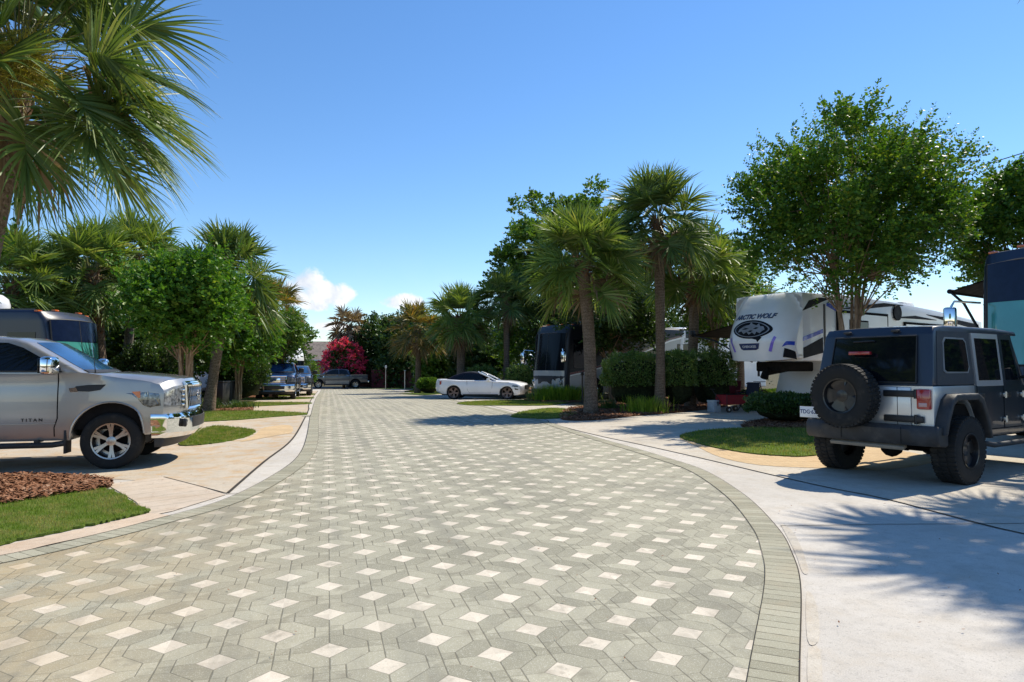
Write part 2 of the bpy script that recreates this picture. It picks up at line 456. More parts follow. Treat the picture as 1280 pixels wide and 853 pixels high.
def m_soil(name, a, b, sc=40, bd=.03):
    m = bpy.data.materials.new(name); m.use_nodes = True; nt = new_nt(m.node_tree)
    pos = coords(nt, 'World'); n1 = noise(nt, pos, sc, 4, .7, 1.2); n2 = noise(nt, pos, 1.1, 4, .6)
    c = mixc(nt, n1.ramp(.35, .68), a, b); c = mixc(nt, n2.ramp(.4, .75) * .5, c, tuple(v * .55 for v in a))
    bsdf(nt, c, .95, spec=.15, bump=n1, bstr=.8, bdist=bd); return m
M_PAVER = m_paver(); M_BORDER = m_border()
M_CONC = m_concrete('apron_concrete', (.545, .505, .445), (.40, .335, .25), .42, pit=.85)
M_TAN = m_concrete('drive_concrete', (.50, .43, .335), (.46, .28, .12), .8, seed=2, pit=.3)
M_TAN2 = m_concrete('pad_concrete', (.53, .48, .40), (.40, .30, .19), .45, seed=3, pit=.3)
M_RIB = m_concrete('ribbed_concrete', (.55, .46, .36), (.40, .28, .17), .4, groove=(-.55, .835, 0, .30), seed=1, pit=.25)
M_BRICK = m_concrete('tan_brick_paving', (.58, .42, .24), (.46, .30, .15), .5, groove=(.3, .954, .1, .22, .11), seed=4, pit=.15)
M_MULCH = m_soil('mulch', (.115, .048, .024), (.26, .125, .066), 55)
M_GRASSB = m_soil('turf', (.085, .135, .016), (.15, .20, .035), 70, .02)
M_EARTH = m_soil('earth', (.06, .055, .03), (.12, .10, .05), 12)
M_JOINT = mat('joint_filler', (.045, .038, .03), .9, spec=.2)
M_ASPH = mat('far_asphalt', (.11, .11, .105), .9, spec=.2)

# base terrain
V = []; F = []
xs_ = [-600, -200, -60, -30, 30, 60, 200, 600]; ys_ = [-60, -10, 10, 22, 27, 32, 37, 42, 47, 52, 57, 62, 67, 72, 90, 140, 300, 900]
for y in ys_:
    for x in xs_: V.append((x, y, gz(y) - .035))
for j in range(len(ys_) - 1):
    for i in range(len(xs_) - 1):
        k = j * len(xs_) + i; F.append((k, k + 1, k + 1 + len(xs_), k + len(xs_)))
fast_mesh('ground', V, F, M_EARTH)['kind'] = 'structure'

rpx = [(1000, 735), (990, 695), (971, 661), (930, 620), (880, 589), (833, 573), (790, 560), (744, 547), (700, 533)]
RIGHT = [(-1.6, -3), (.05, .1), (1.22, 1.62), (2.22, 2.9)] + [at(*p) for p in rpx] + [(5.85, 18), (5.95, 24), (5.95, 34), (5.85, 48), (5.85, 60), (5.85, 70)]
lpx = [(0, 697), (100, 675), (190, 652), (285, 624), (350, 590), (375, 568), (384, 545), (388, 520)]
LEFT = [(-9, 2.0), (-5.5, 4.2), (-3.6, 5.4)] + [at(*p) for p in lpx] + [(-.52, 22.5), (-.60, 32), (-.66, 44), (-.66, 60), (-.66, 70)]
RIGHT = smooth_poly(RIGHT, False, 8); LEFT = smooth_poly(LEFT, False, 8)
patch('road', [(-9, -3)] + LEFT + RIGHT[::-1], .008, M_PAVER)
ribbon('road_border', RIGHT, 0.0, .225, .013, M_BORDER)
ribbon('road_border', LEFT, -.24, 0.0, .013, M_BORDER)
ribbon('road_edge', RIGHT, -.008, .0, .015, M_JOINT)
ribbon('road_edge', RIGHT, .225, .229, .017, M_JOINT)
ribbon('road_edge', LEFT, 0.0, .010, .015, M_JOINT)
ribbon('road_edge', LEFT, -.243, -.24, .017, M_JOINT)
# concrete aprons: right and left of the paved road
patch('pavement', [(p[0] - .01, p[1]) for p in RIGHT[::1]] + [(34, 70), (34, -3)], 0, M_CONC)
patch('pavement', [(p[0] + .01, p[1]) for p in LEFT[::1]] + [(-30, 70), (-30, 2)], 0, M_CONC)
# driveways beyond the joint line
RJ = smooth_poly([at(*p) for p in [(1500, 700), (1280, 668), (1110, 625), (1035, 610), (960, 593), (880, 574), (800, 556), (744, 544), (690, 530)]] + [(6.15, 20), (6.25, 30), (6.2, 45), (6.2, 66)], False, 6)
patch('driveway', RJ + [(30, 66), (30, 5)], .004, M_TAN2)
ribbon('pavement_joint', RJ, -.012, .012, .008, M_JOINT)
ribbon('pavement_joint', [at(*p) for p in [(975, 658), (1100, 656), (1280, 655), (1500, 652)]], -.006, .006, .006, M_JOINT)
LJ = smooth_poly([at(*p) for p in [(285, 617), (330, 578), (365, 550), (380, 525), (386, 512)]] + [(-.78, 30), (-.88, 44), (-.9, 64)], False, 6)
patch('driveway', LJ + [(-30, 64), (-30, 9.6)] + [at(*p) for p in [(0, 590), (200, 603), (255, 612)]], .004, M_TAN)
ribbon('pavement_joint', LJ, -.02, .02, .009, M_JOINT)
ribbon('pavement_joint', [at(*p) for p in [(205, 597), (240, 606), (285, 618)]], -.01, .01, .010, M_JOINT)
ribbon('pavement_joint', [at(*p) for p in [(285, 618), (330, 617)]], -.008, .008, .009, M_JOINT)
patch('pavement', [at(*p) for p in [(133, 606), (205, 597), (240, 606), (283, 619), (215, 640), (186, 646), (170, 628)]], .008, M_RIB)
patch('pavement', smooth_poly([at(*p) for p in [(850, 547), (870, 558), (900, 572), (950, 582), (1030, 586), (1110, 588), (1170, 575), (1100, 560), (1000, 552), (900, 545)]], True, 4), .008, M_BRICK)
patch('pavement', smooth_poly([at(*p) for p in [(300, 553), (345, 545), (365, 541), (362, 532), (330, 535), (318, 545)]], True, 3), .009, M_BRICK)
# curb strip round the near-left lawn
KL = smooth_poly([at(*p) for p in [(-200, 745), (0, 686), (100, 664), (189, 643)]], False, 6)
M_CURB = m_concrete('curb_concrete', (.55, .44, .33), (.44, .30, .19), .5, seed=5, pit=.3)
ribbon('curb', KL, -.30, .02, .012, M_CURB)

for pp in ([(976, 655), (990, 664), (1002, 686), (1010, 714), (1003, 716), (994, 692), (982, 668)], [(1008, 742), (1017, 748), (1023, 775), (1022, 803), (1009, 800)], [(1010, 815), (1024, 813), (1026, 870), (1011, 872)]):
    patch('pavement', smooth_poly([at(*q) for q in pp], True, 4), .004, M_TAN2)
# lawns and mulch beds ------------------------------------------------
LAWNS = []; MULCH = []
def lawn(px, sm=True, n=5):
    P = [at(*p) if len(p) == 2 else p[:2] for p in px]
    if sm: P = smooth_poly(P, True, n)
    if sm: P = [(a + RNG.normal() * .016, b + RNG.normal() * .016) for a, b in smooth_poly(P, True, 3)]
    patch('lawn', P, .006, M_GRASSB, thick=.022); LAWNS.append(P)
def bed(px, sm=True, th=.018, world=False):
    P = [tuple(p) for p in px] if world else [at(*p) for p in px]
    if sm: P = smooth_poly(P, True, 5)
    patch('mulch_bed', P, .008, M_MULCH, thick=th); MULCH.append(P)
lawn([(-260, 640), (-120, 650), (0, 632), (65, 622), (125, 613), (150, 620), (170, 633), (186, 641), (150, 650), (100, 661), (0, 683), (-150, 722)])
bed([(-240, 650), (-250, 610), (0, 597), (60, 597), (115, 600), (140, 606), (124, 614), (60, 624), (0, 634), (-130, 652)])
lawn([(225, 556), (262, 535), (295, 536), (316, 539), (318, 542), (304, 548), (268, 555)])
lawn([(230, 527), (262, 514), (300, 514), (340, 515), (378, 517), (381, 519), (340, 522), (290, 526)])
bed([(255, 514), (262, 508), (290, 507), (312, 510), (315, 514), (285, 515)])
lawn([(250, 508), (270, 503), (330, 503.5), (383, 504), (384, 505.5), (330, 508), (280, 510)])
lawn([(300, 500), (330, 497), (386, 497.5), (387, 498.7), (340, 500)])
lawn([(330, 494), (387, 493), (390, 494), (350, 496)])
bed([(130, 520), (150, 500), (230, 499), (262, 502), (262, 508), (200, 524)])
bed([(250, 501), (290, 496), (330, 495), (345, 497), (300, 501)])
# right
lawn([(850, 546), (872, 540), (905, 537), (950, 535.5), (1010, 535), (1060, 540), (1050, 560), (1015, 571), (960, 570), (900, 562), (862, 552)])
bed([(930, 535), (945, 527), (1000, 522), (1060, 524), (1080, 537), (1010, 537)])
lawn([(640, 522), (655, 515), (690, 511), (712, 513), (720, 519), (690, 524)])
bed([(700, 524), (712, 511), (735, 508), (800, 498), (900, 498), (915, 503), (905, 509), (860, 515), (790, 521), (740, 526)])
lawn([(572, 504.5), (600, 502), (660, 500.5), (710, 502), (690, 507), (620, 507.5), (585, 507)])
bed([(655, 501.5), (690, 497), (730, 496), (728, 502), (700, 504)])
lawn([(508, 489.5), (560, 487.6), (585, 488.4), (550, 490.6), (520, 491.2)])
lawn([(500, 492.5), (546, 490.9), (556, 492), (530, 494.2)])
lawn([(440, 485.6), (500, 485.2), (545, 485.6), (500, 486.6)])
bed([(545, 489), (560, 484.5), (700, 485), (700, 491), (600, 490)])
# dark earth behind the hedges
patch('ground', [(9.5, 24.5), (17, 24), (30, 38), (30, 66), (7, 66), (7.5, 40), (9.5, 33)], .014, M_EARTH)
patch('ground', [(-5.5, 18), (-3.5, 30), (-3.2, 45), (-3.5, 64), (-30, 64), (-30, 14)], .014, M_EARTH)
patch('ground', [(-30, 70.5), (-30, 80), (30, 80), (30, 70.5)], .0, M_ASPH)

def in_poly(P, x, y):
    P = np.asarray(P); inside = np.zeros(len(x), bool); j = len(P) - 1
    for i in range(len(P)):
        xi, yi = P[i]; xj, yj = P[j]
        c = ((yi > y) != (yj > y)) & (x < (xj - xi) * (y - yi) / (yj - yi + 1e-12) + xi)
        inside ^= c; j = i
    return inside
gzv = np.vectorize(gz)
def sample_poly(P, dens, cap=60000):
    A = np.asarray(P); lo = A.min(0); hi = A.max(0); n = int(min(cap, (hi - lo).prod() * dens))
    q = lo + RNG.random((n, 2)) * (hi - lo); return q[in_poly(P, q[:, 0], q[:, 1])]
def leaf_mat(name, a, b, c2=None, trans=.35, rough=.45, spec=.4, patchy=0):
    m = bpy.data.materials.new(name); m.use_nodes = True; nt = new_nt(m.node_tree)
    g = nt.nodes.new('ShaderNodeNewGeometry'); r = S(nt, g.outputs['Random Per Island'])
    v = coords(nt); n1 = noise(nt, v, 1.3, 3, .6)
    c = mixc(nt, r, a, b)
    if patchy: c = mixc(nt, noise(nt, v, 3.2, 4, .6).ramp(.42, .62) * .9, c, c2)
    if c2: c = mixc(nt, (r * 7.31).fract().ramp(.62, 1.0) * n1.ramp(.35, .65), c, c2)
    p = nt.nodes.new('ShaderNodeBsdfPrincipled'); nt.links.new(c, p.inputs['Base Color'])
    p.inputs['Roughness'].default_value = rough; p.inputs['Specular IOR Level'].default_value = spec
    tr = nt.nodes.new('ShaderNodeBsdfTranslucent')
    tc = mixc(nt, 1.0, c, (1.35, 1.3, .55), 'MULTIPLY'); nt.links.new(tc, tr.inputs[0])
    mx = nt.nodes.new('ShaderNodeMixShader'); mx.inputs[0].default_value = trans
    nt.links.new(p.outputs[0], mx.inputs[1]); nt.links.new(tr.outputs[0], mx.inputs[2])
    o = nt.nodes.new('ShaderNodeOutputMaterial'); nt.links.new(mx.outputs[0], o.inputs[0]); return m
def blades(name, pts, h, w, m, lean=.5, label=None, cat=None):
    n = len(pts); az_ = RNG.random(n) * 2 * PI; hh = h * (.5 + RNG.random(n) * .8); ln = lean * hh * RNG.random(n)
    base = np.c_[pts, gzv(pts[:, 1]) + .02]; d = np.c_[np.cos(az_), np.sin(az_), np.zeros(n)]; s = np.c_[-np.sin(az_), np.cos(az_), np.zeros(n)]
    V = np.stack([base - s * w / 2, base + s * w / 2, base + d * ln[:, None] + np.c_[np.zeros((n, 2)), hh]], 1)
    F = np.arange(n * 3).reshape(-1, 3)
    o = fast_mesh(name, V, F, m); tag(o, label, cat, kind='stuff'); return o
M_BLADE = leaf_mat('grass_blade', (.105, .19, .016), (.18, .28, .03), (.36, .31, .12), .35, .6, .2, 1)
for i, P in enumerate(LAWNS[:10]):
    near = i == 0
    P2 = sample_poly(P, 5200 if near else (2300 if i in (1, 5) else 700), 90000)
    if i == 0: P2 = P2[P2[:, 0] > -5.2]
    if len(P2): blades('grass', P2, .035 if near else .05, .006 if near else .012, M_BLADE,
        label=['short green grass in the near corner lawn by the curb', 'short grass of the small lawn just past the silver pickup nose', 'grass of the pointed strip lawn behind the silver pickup',
               'grass of the long thin strip before the blue pickup', 'grass strip beside the front wheels of the blue pickup', 'farthest grass strip on the blue pickup side', 'sunny grass of the rounded lawn beside the grey offroader',
               'shaded grass under the short palm by the paved road', 'grass strip in front of the white convertible', 'far grass strip behind the white convertible'][i], cat='grass')
# mulch chips on the near-left bed and palm bed
M_CHIP = leaf_mat('mulch_chip', (.15, .062, .03), (.30, .15, .085), (.42, .27, .18), .0, .9, .1)
def chips(P, dens, L, label, lim=None):
    q = sample_poly(P, dens)
    if lim is not None: q = q[q[:, 0] > lim]
    n = len(q); a = RNG.random(n) * PI * 2; t = (RNG.random(n) - .5) * .9; l = L * (.4 + RNG.random(n)); w = l * (.12 + .2 * RNG.random(n))
    d = np.c_[np.cos(a) * np.cos(t), np.sin(a) * np.cos(t), np.sin(t)]; s = np.c_[-np.sin(a), np.cos(a), (RNG.random(n) - .5) * .8]
    c = np.c_[q, gzv(q[:, 1]) + .035 + RNG.random(n) * .03]
    l = l[:, None]; w = w[:, None]
    V = np.stack([c - d * l - s * w, c + d * l - s * w, c + d * l + s * w, c - d * l + s * w], 1)
    tag(fast_mesh('mulch', V, np.arange(n * 4).reshape(-1, 4), M_CHIP), label, 'mulch', kind='stuff')
# scattered dry leaves and grit on the paving
def litter(n, box, L, label):
    q = np.c_[RNG.uniform(box[0], box[1], n), RNG.uniform(box[2], box[3], n)]
    P = np.c_[q, gzv(q[:, 1]) + .022]; a = RNG.random(n) * 2 * PI; t = (RNG.random(n) - .5) * .5
    d = np.c_[np.cos(a), np.sin(a), t]; s = np.c_[-np.sin(a), np.cos(a), t]; l = (L * (.3 + RNG.random(n)))[:, None]
    V = np.stack([P - d * l, P + s * l * .35, P + d * l, P - s * l * .35], 1)
    tag(fast_mesh('leaf_litter', V, np.arange(n * 4).reshape(-1, 4), M_CHIP), label, 'dry leaves', kind='stuff')
litter(420, (-1.2, 6, 3, 24), .012, 'tiny dry leaves scattered over the patterned road')
litter(420, (3.6, 12, 3.5, 17), .016, 'dry leaves scattered over the bright concrete and driveway')
litter(260, (-6, -1.0, 7.5, 16), .016, 'dry leaves scattered over the tan driveway')
chips(MULCH[0], 3200, .045, 'red brown bark mulch chips in the near corner bed', -5.5)
for i, l in ((1, 'bark mulch in the small bed behind the silver pickup'), (4, 'bark mulch around the dark bush beside the grey offroader'), (5, 'bark mulch under the palms and tall hedge'), (6, 'bark mulch beside the bright grass clump')):
    chips(MULCH[i], 700, .05, l)
# ================================================================== VEGETATION
def nrm(a): return a / (np.linalg.norm(a, axis=-1, keepdims=True) + 1e-9)
def m_bark(name, a, b, sc=(9, 9, 3), ring=None, bstr=.6):
    m = bpy.data.materials.new(name); m.use_nodes = True; nt = new_nt(m.node_tree)
    v = scaled(nt, coords(nt), sc); n1 = noise(nt, v, 3, 5, .65, .5); n2 = noise(nt, coords(nt), 2, 3)
    h = n1
    if ring:
        sp = nt.nodes.new('ShaderNodeSeparateXYZ'); nt.links.new(coords(nt), sp.inputs[0])
        k = ((S(nt, sp.outputs[2]) + n2 * .35 + n1 * .05) * (ring * .7)).fract(); h = n1 + k * .35
        n1 = n1 * .88 + k * .12
    c = mixc(nt, n1.ramp(.3, .7), a, b); c = mixc(nt, n2.ramp(.45, .75) * .4, c, tuple(x * .6 for x in a))
    bsdf(nt, c, .92, spec=.15, bump=h, bstr=bstr, bdist=.02); return m
M_PALMT = m_bark('palm_trunk', (.095, .066, .045), (.30, .225, .165), (12, 12, 9), ring=14, bstr=.9)
M_PALMG = m_bark('palm_trunk_grey', (.13, .105, .08), (.33, .28, .22), ring=16)
M_BOOT = m_bark('palm_boot', (.10, .05, .03), (.30, .18, .10), (14, 14, 4))
M_MYRT = m_bark('smooth_bark', (.20, .125, .075), (.42, .30, .20), (7, 7, 1.5), bstr=.3)
M_BARK = m_bark('dark_bark', (.05, .04, .03), (.14, .11, .085))
M_FROND = leaf_mat('palm_frond', (.085, .150, .025), (.200, .285, .060), (.34, .36, .12), .30, .46, .40)
M_FROND2 = leaf_mat('palm_frond_deep', (.065, .120, .026), (.155, .230, .056), (.27, .30, .10), .27, .46, .40)
M_FRONDY = leaf_mat('palm_frond_yellowed', (.09, .12, .03), (.26, .20, .06), (.42, .21, .055), .3, .5, .4)
M_DEAD = leaf_mat('dead_frond', (.15, .10, .06), (.33, .24, .15), (.40, .30, .20), .15, .7, .2)
M_STALK = leaf_mat('leaf_stalk', (.12, .14, .04), (.22, .20, .07), None, .1, .45, .4)
M_INFL = leaf_mat('flower_spray', (.23, .23, .03), (.40, .35, .05), (.36, .24, .06), .3, .6, .3)
M_MYL = leaf_mat('myrtle_leaf', (.040, .115, .012), (.100, .205, .020), (.30, .36, .04), .34, .46, .30)
M_MYL2 = leaf_mat('myrtle_leaf_bright', (.045, .140, .016), (.100, .230, .025), (.24, .34, .04), .34, .46, .30)
M_DARKL = leaf_mat('evergreen_leaf', (.024, .060, .014), (.062, .120, .026), (.11, .17, .03), .28, .42, .45)
M_MIDL = leaf_mat('broad_leaf', (.050, .125, .016), (.120, .220, .034), (.24, .31, .05), .32, .44, .35)
M_HEDGE = leaf_mat('hedge_leaf', (.075, .150, .026), (.17, .26, .065), (.36, .40, .16), .34, .40, .45)
M_RED = leaf_mat('red_bloom', (.50, .03, .08), (.80, .07, .17), (.92, .2, .3), .3, .6, .3)
M_TUFT = leaf_mat('strap_leaf', (.13, .23, .02), (.28, .40, .05), (.42, .46, .11), .45, .45, .4)
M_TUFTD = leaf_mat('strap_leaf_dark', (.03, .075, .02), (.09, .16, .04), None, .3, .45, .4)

def palm_fronds(n, petiole, blade, segs, m_steps, e_hi, e_lo, seed, droop=.25, tip=.55, jit=.2, ybias=1.0, stalk=True, origin_r=.12, split=.9, wscale=1.0):
    """returns (leaf verts, leaf quads, stalk verts, stalk quads) of fan fronds about the origin"""
    r = np.random.default_rng(seed); LV = []; LF = []; SV = []; SF = []; no = 0; so_ = 0
    up = np.array([0, 0, 1.0])
    for k in range(n):
        f = (k + .5) / n; el = rad(e_hi + (e_lo - e_hi) * (f ** ybias)) + r.normal() * .12
        a = k * 2.39996 + r.normal() * jit
        el += r.normal() * .10; d = np.array([math.cos(a) * math.cos(el), math.sin(a) * math.cos(el), math.sin(el)])
        hor = np.array([math.cos(a), math.sin(a), 0])
        L = petiole * r.uniform(.85, 1.12); P0 = hor * origin_r * .8 + up * (.12 - .5 * f * origin_r * 4)
        ss = np.linspace(0, 1, 5)[:, None]
        cen = P0 + d * L * ss - up * droop * L * ss ** 2 * (1 - .5 * abs(math.sin(el)))
        T = cen[-1] - cen[-2]; T /= np.linalg.norm(T)
        side = np.cross(T, up); side = side / (np.linalg.norm(side) + 1e-6)
        ro = r.normal() * .65; Nn = np.cross(side, T); side, Nn = side * math.cos(ro) + Nn * math.sin(ro), Nn * math.cos(ro) - side * math.sin(ro)
        B = blade * r.uniform(.85, 1.12)
        if stalk:
            for i in range(5):
                for q in range(3):
                    t_ = q * 2.094; SV.append(cen[i] + (side * math.cos(t_) + Nn * math.sin(t_)) * (.016 - .0018 * i) * (1 + .5 * (i == 0)) * wscale)
            for i in range(4):
                for q in range(3): SF.append((so_ + i * 3 + q, so_ + i * 3 + (q + 1) % 3, so_ + (i + 1) * 3 + (q + 1) % 3, so_ + (i + 1) * 3 + q))
            so_ += 15
        t = np.linspace(-1, 1, segs) + r.normal(size=segs) * .4 / segs; ta = np.abs(t)[:, None]
        ang = (t * 2.05)[:, None]
        cs = (1 - ta) * .42 * B
        C = cen[-1] + T * cs - up * (cs ** 2) * .55 / max(B, .3)
        Tc = nrm(T - up * cs * .9)
        D = nrm(np.cos(ang) * Tc + np.sin(ang) * side + Nn * (.10 + .34 * ta) + r.normal(size=(segs, 3)) * .035)
        Ls = B * (1 - .28 * ta ** 2) * r.uniform(.88, 1.06, (segs, 1))
        W = nrm(np.cross(np.broadcast_to(Nn, D.shape), D)); tw = (np.where(np.arange(segs) % 2, .55, -.55) + r.normal(size=segs) * .25)[:, None]
        W = W * np.cos(tw) + np.cross(D, W) * np.sin(tw)
        st = np.linspace(0, 1, m_steps + 1); wid = np.interp(st, [0, .12, .40, .7, 1], [.012, .032, .026, .013, .0015]) * (B / .9) * (40 / segs) * wscale
        tipd = tip * r.uniform(.5, 1.5, (segs, 1)) * (.45 + .55 * r.random())
        for j, s in enumerate(st):
            p = C + D * Ls * s - up * tipd * Ls * (max(0, s - .30) ** 2) * 1.25
            LV.append(np.stack([p - W * wid[j], p + W * wid[j]], 1))          # (segs,2,3)
        base = no; K = segs * 2
        for j in range(m_steps):
            i0 = base + j * K + np.arange(segs) * 2; i1 = i0 + K
            LF.append(np.stack([i0, i0 + 1, i1 + 1, i1], 1))
        no += K * (m_steps + 1)
    LV = np.concatenate([v.reshape(-1, 3) for v in LV])
    return LV, np.concatenate(LF), np.array(SV), np.array(SF)

def palm(label, x, y, h, lean=(0, 0), r=.17, petiole=.95, blade=.95, nf=44, segs=30, ms=4, seed=1, leaf=None, trunkm=None, boots=6, bootspan=.7, infl=0, dead=0, e=(84, -42), tip=.34, droop=.22, group='sabal palms of the park', base_z=None, wscale=1.0, stalks=True, cat='palm tree'):
    z = gz(y) if base_z is None else base_z
    root = thing('palm_tree', label, cat, (x, y, z), 0, group)
    rr = random.Random(seed); leaf = leaf or M_FROND; trunkm = trunkm or M_PALMT
    bm = bmesh.new(); K = 12; pts = []; rs = []
    for i in range(K + 1):
        t = i / K; b = math.sin(t * PI) * .06
        pts.append((lean[0] * t ** 1.4 + b, lean[1] * t ** 1.4, -.05 + (h + .05) * t))
        rs.append(r * (1.28 - .28 * min(1, t * 5) if t < .2 else 1.0) * (1 + .05 * rr.uniform(-1, 1)) * (1.0 if t < .8 else 1 + (t - .8) * .9))
    add_tube(bm, pts, rs, 14)
    bm_obj('trunk', bm, trunkm, root, sharp=80)
    top = Vector((lean[0], lean[1], h))
    if boots:
        bm = bmesh.new(); n = boots * 6
        for i in range(n):
            t = i / n; a = i * 2.4; zz = h - bootspan * (1 - t) + .05; f = (zz / h)
            cx, cy = lean[0] * max(0, f) ** 1.4, lean[1] * max(0, f) ** 1.4; rr_ = r * (1.0 + .25 * t)
            dx, dy = math.cos(a), math.sin(a); L = rr.uniform(.14, .26) * (r / .17)
            p0 = Vector((cx + dx * rr_ * .75, cy + dy * rr_ * .75, zz)); p1 = p0 + Vector((dx * .5, dy * .5, .85)) * L
            add_tube(bm, [p0, (p0 + p1) / 2 + Vector((dx, dy, 0)) * .02, p1], [.055 * r / .17, .045 * r / .17, .018], 5, squash=.45)
        bm_obj('leaf_bases', bm, M_BOOT, root, sharp=50)
    LV, LF, SV, SF = palm_fronds(nf, petiole, blade, segs, ms, e[0], e[1], seed, droop, tip, origin_r=r * .7, wscale=wscale)
    o = fast_mesh('crown', LV, LF, leaf, root); o.location = top
    if stalks:
        o = fast_mesh('leaf_stalks', SV, SF, M_STALK, root); o.location = top
    if dead:
        LV, LF, SV, SF = palm_fronds(dead, petiole * .8, blade * .75, 20, 3, -35, -80, seed + 50, .2, .9, origin_r=r * .8, wscale=wscale)
        o = fast_mesh('dead_fronds', LV, LF, M_DEAD, root); o.location = top
    if infl:
        V = []; F = []
        q = np.random.default_rng(seed + 9)
        for i in range(infl):
            a = q.uniform(0, 2 * PI) if not isinstance(infl, tuple) else 0
            c = np.array([math.cos(a) * .75, math.sin(a) * .75, .35 + q.uniform(-.2, .3)]) * petiole
            n = 420; p = c + q.normal(size=(n, 3)) * .20 * petiole; d = nrm(q.normal(size=(n, 3))) * .07; s = nrm(q.normal(size=(n, 3))) * .009
            b = len(V) * 4 if False else sum(len(v) for v in V)
            V.append(np.stack([p - d - s, p + d - s, p + d + s, p - d + s], 1).reshape(-1, 3)); F.append(np.arange(n * 4).reshape(-1, 4) + b)
        o = fast_mesh('flower_stalk', np.concatenate(V), np.concatenate(F), M_INFL, root); o.location = top
    return root

def leaf_quads(P, D, L, W, r):
    """leaf faces at P along D"""
    n = len(P); s = nrm(np.cross(D, r.normal(size=(n, 3)))); L = L[:, None]; W = W[:, None]
    nn = np.cross(D, s)
    return np.stack([P, P + D * L * .5 + s * W * .5 + nn * W * .12, P + D * L, P + D * L * .5 - s * W * .5 + nn * W * .12], 1).reshape(-1, 3)
def clump_leaves(C, R, shoots, nleaf, leafL, shootL, r, upb=.45, center=None, outb=.6):
    """shoots with alternate leaves, gathered in clumps"""
    C = np.repeat(C, shoots, 0); Rr = np.repeat(R, shoots)[:, None]; n = len(C)
    off = nrm(r.normal(size=(n, 3))) * Rr * r.random((n, 1)) ** .5
    P = C + off; out = nrm(C - center) if center is not None else 0
    D = nrm(nrm(off) * .55 + out * outb + np.array([0, 0, upb]) + r.normal(size=(n, 3)) * .35)
    SL = shootL * r.uniform(.5, 1.2, (n, 1))
    P = np.repeat(P, nleaf, 0); D2 = np.repeat(D, nleaf, 0); SL = np.repeat(SL, nleaf, 0)
    k = np.tile(np.arange(nleaf), n)[:, None]; t = (k + r.random((len(P), 1)) * .6) / nleaf
    bend = np.array([0, 0, -.25]) * (t ** 2) * SL
    sidev = nrm(np.cross(D2, np.array([.3, .2, 1.0])) ) * np.where(k % 2, 1, -1)
    LD = nrm(sidev * .8 + D2 * .55 + r.normal(size=P.shape) * .4 + np.array([0, 0, .1]))
    LP = P + D2 * SL * t + bend
    Ls = leafL * r.uniform(.6, 1.25, len(P))
    return leaf_quads(LP, LD, Ls, Ls * .62, r)

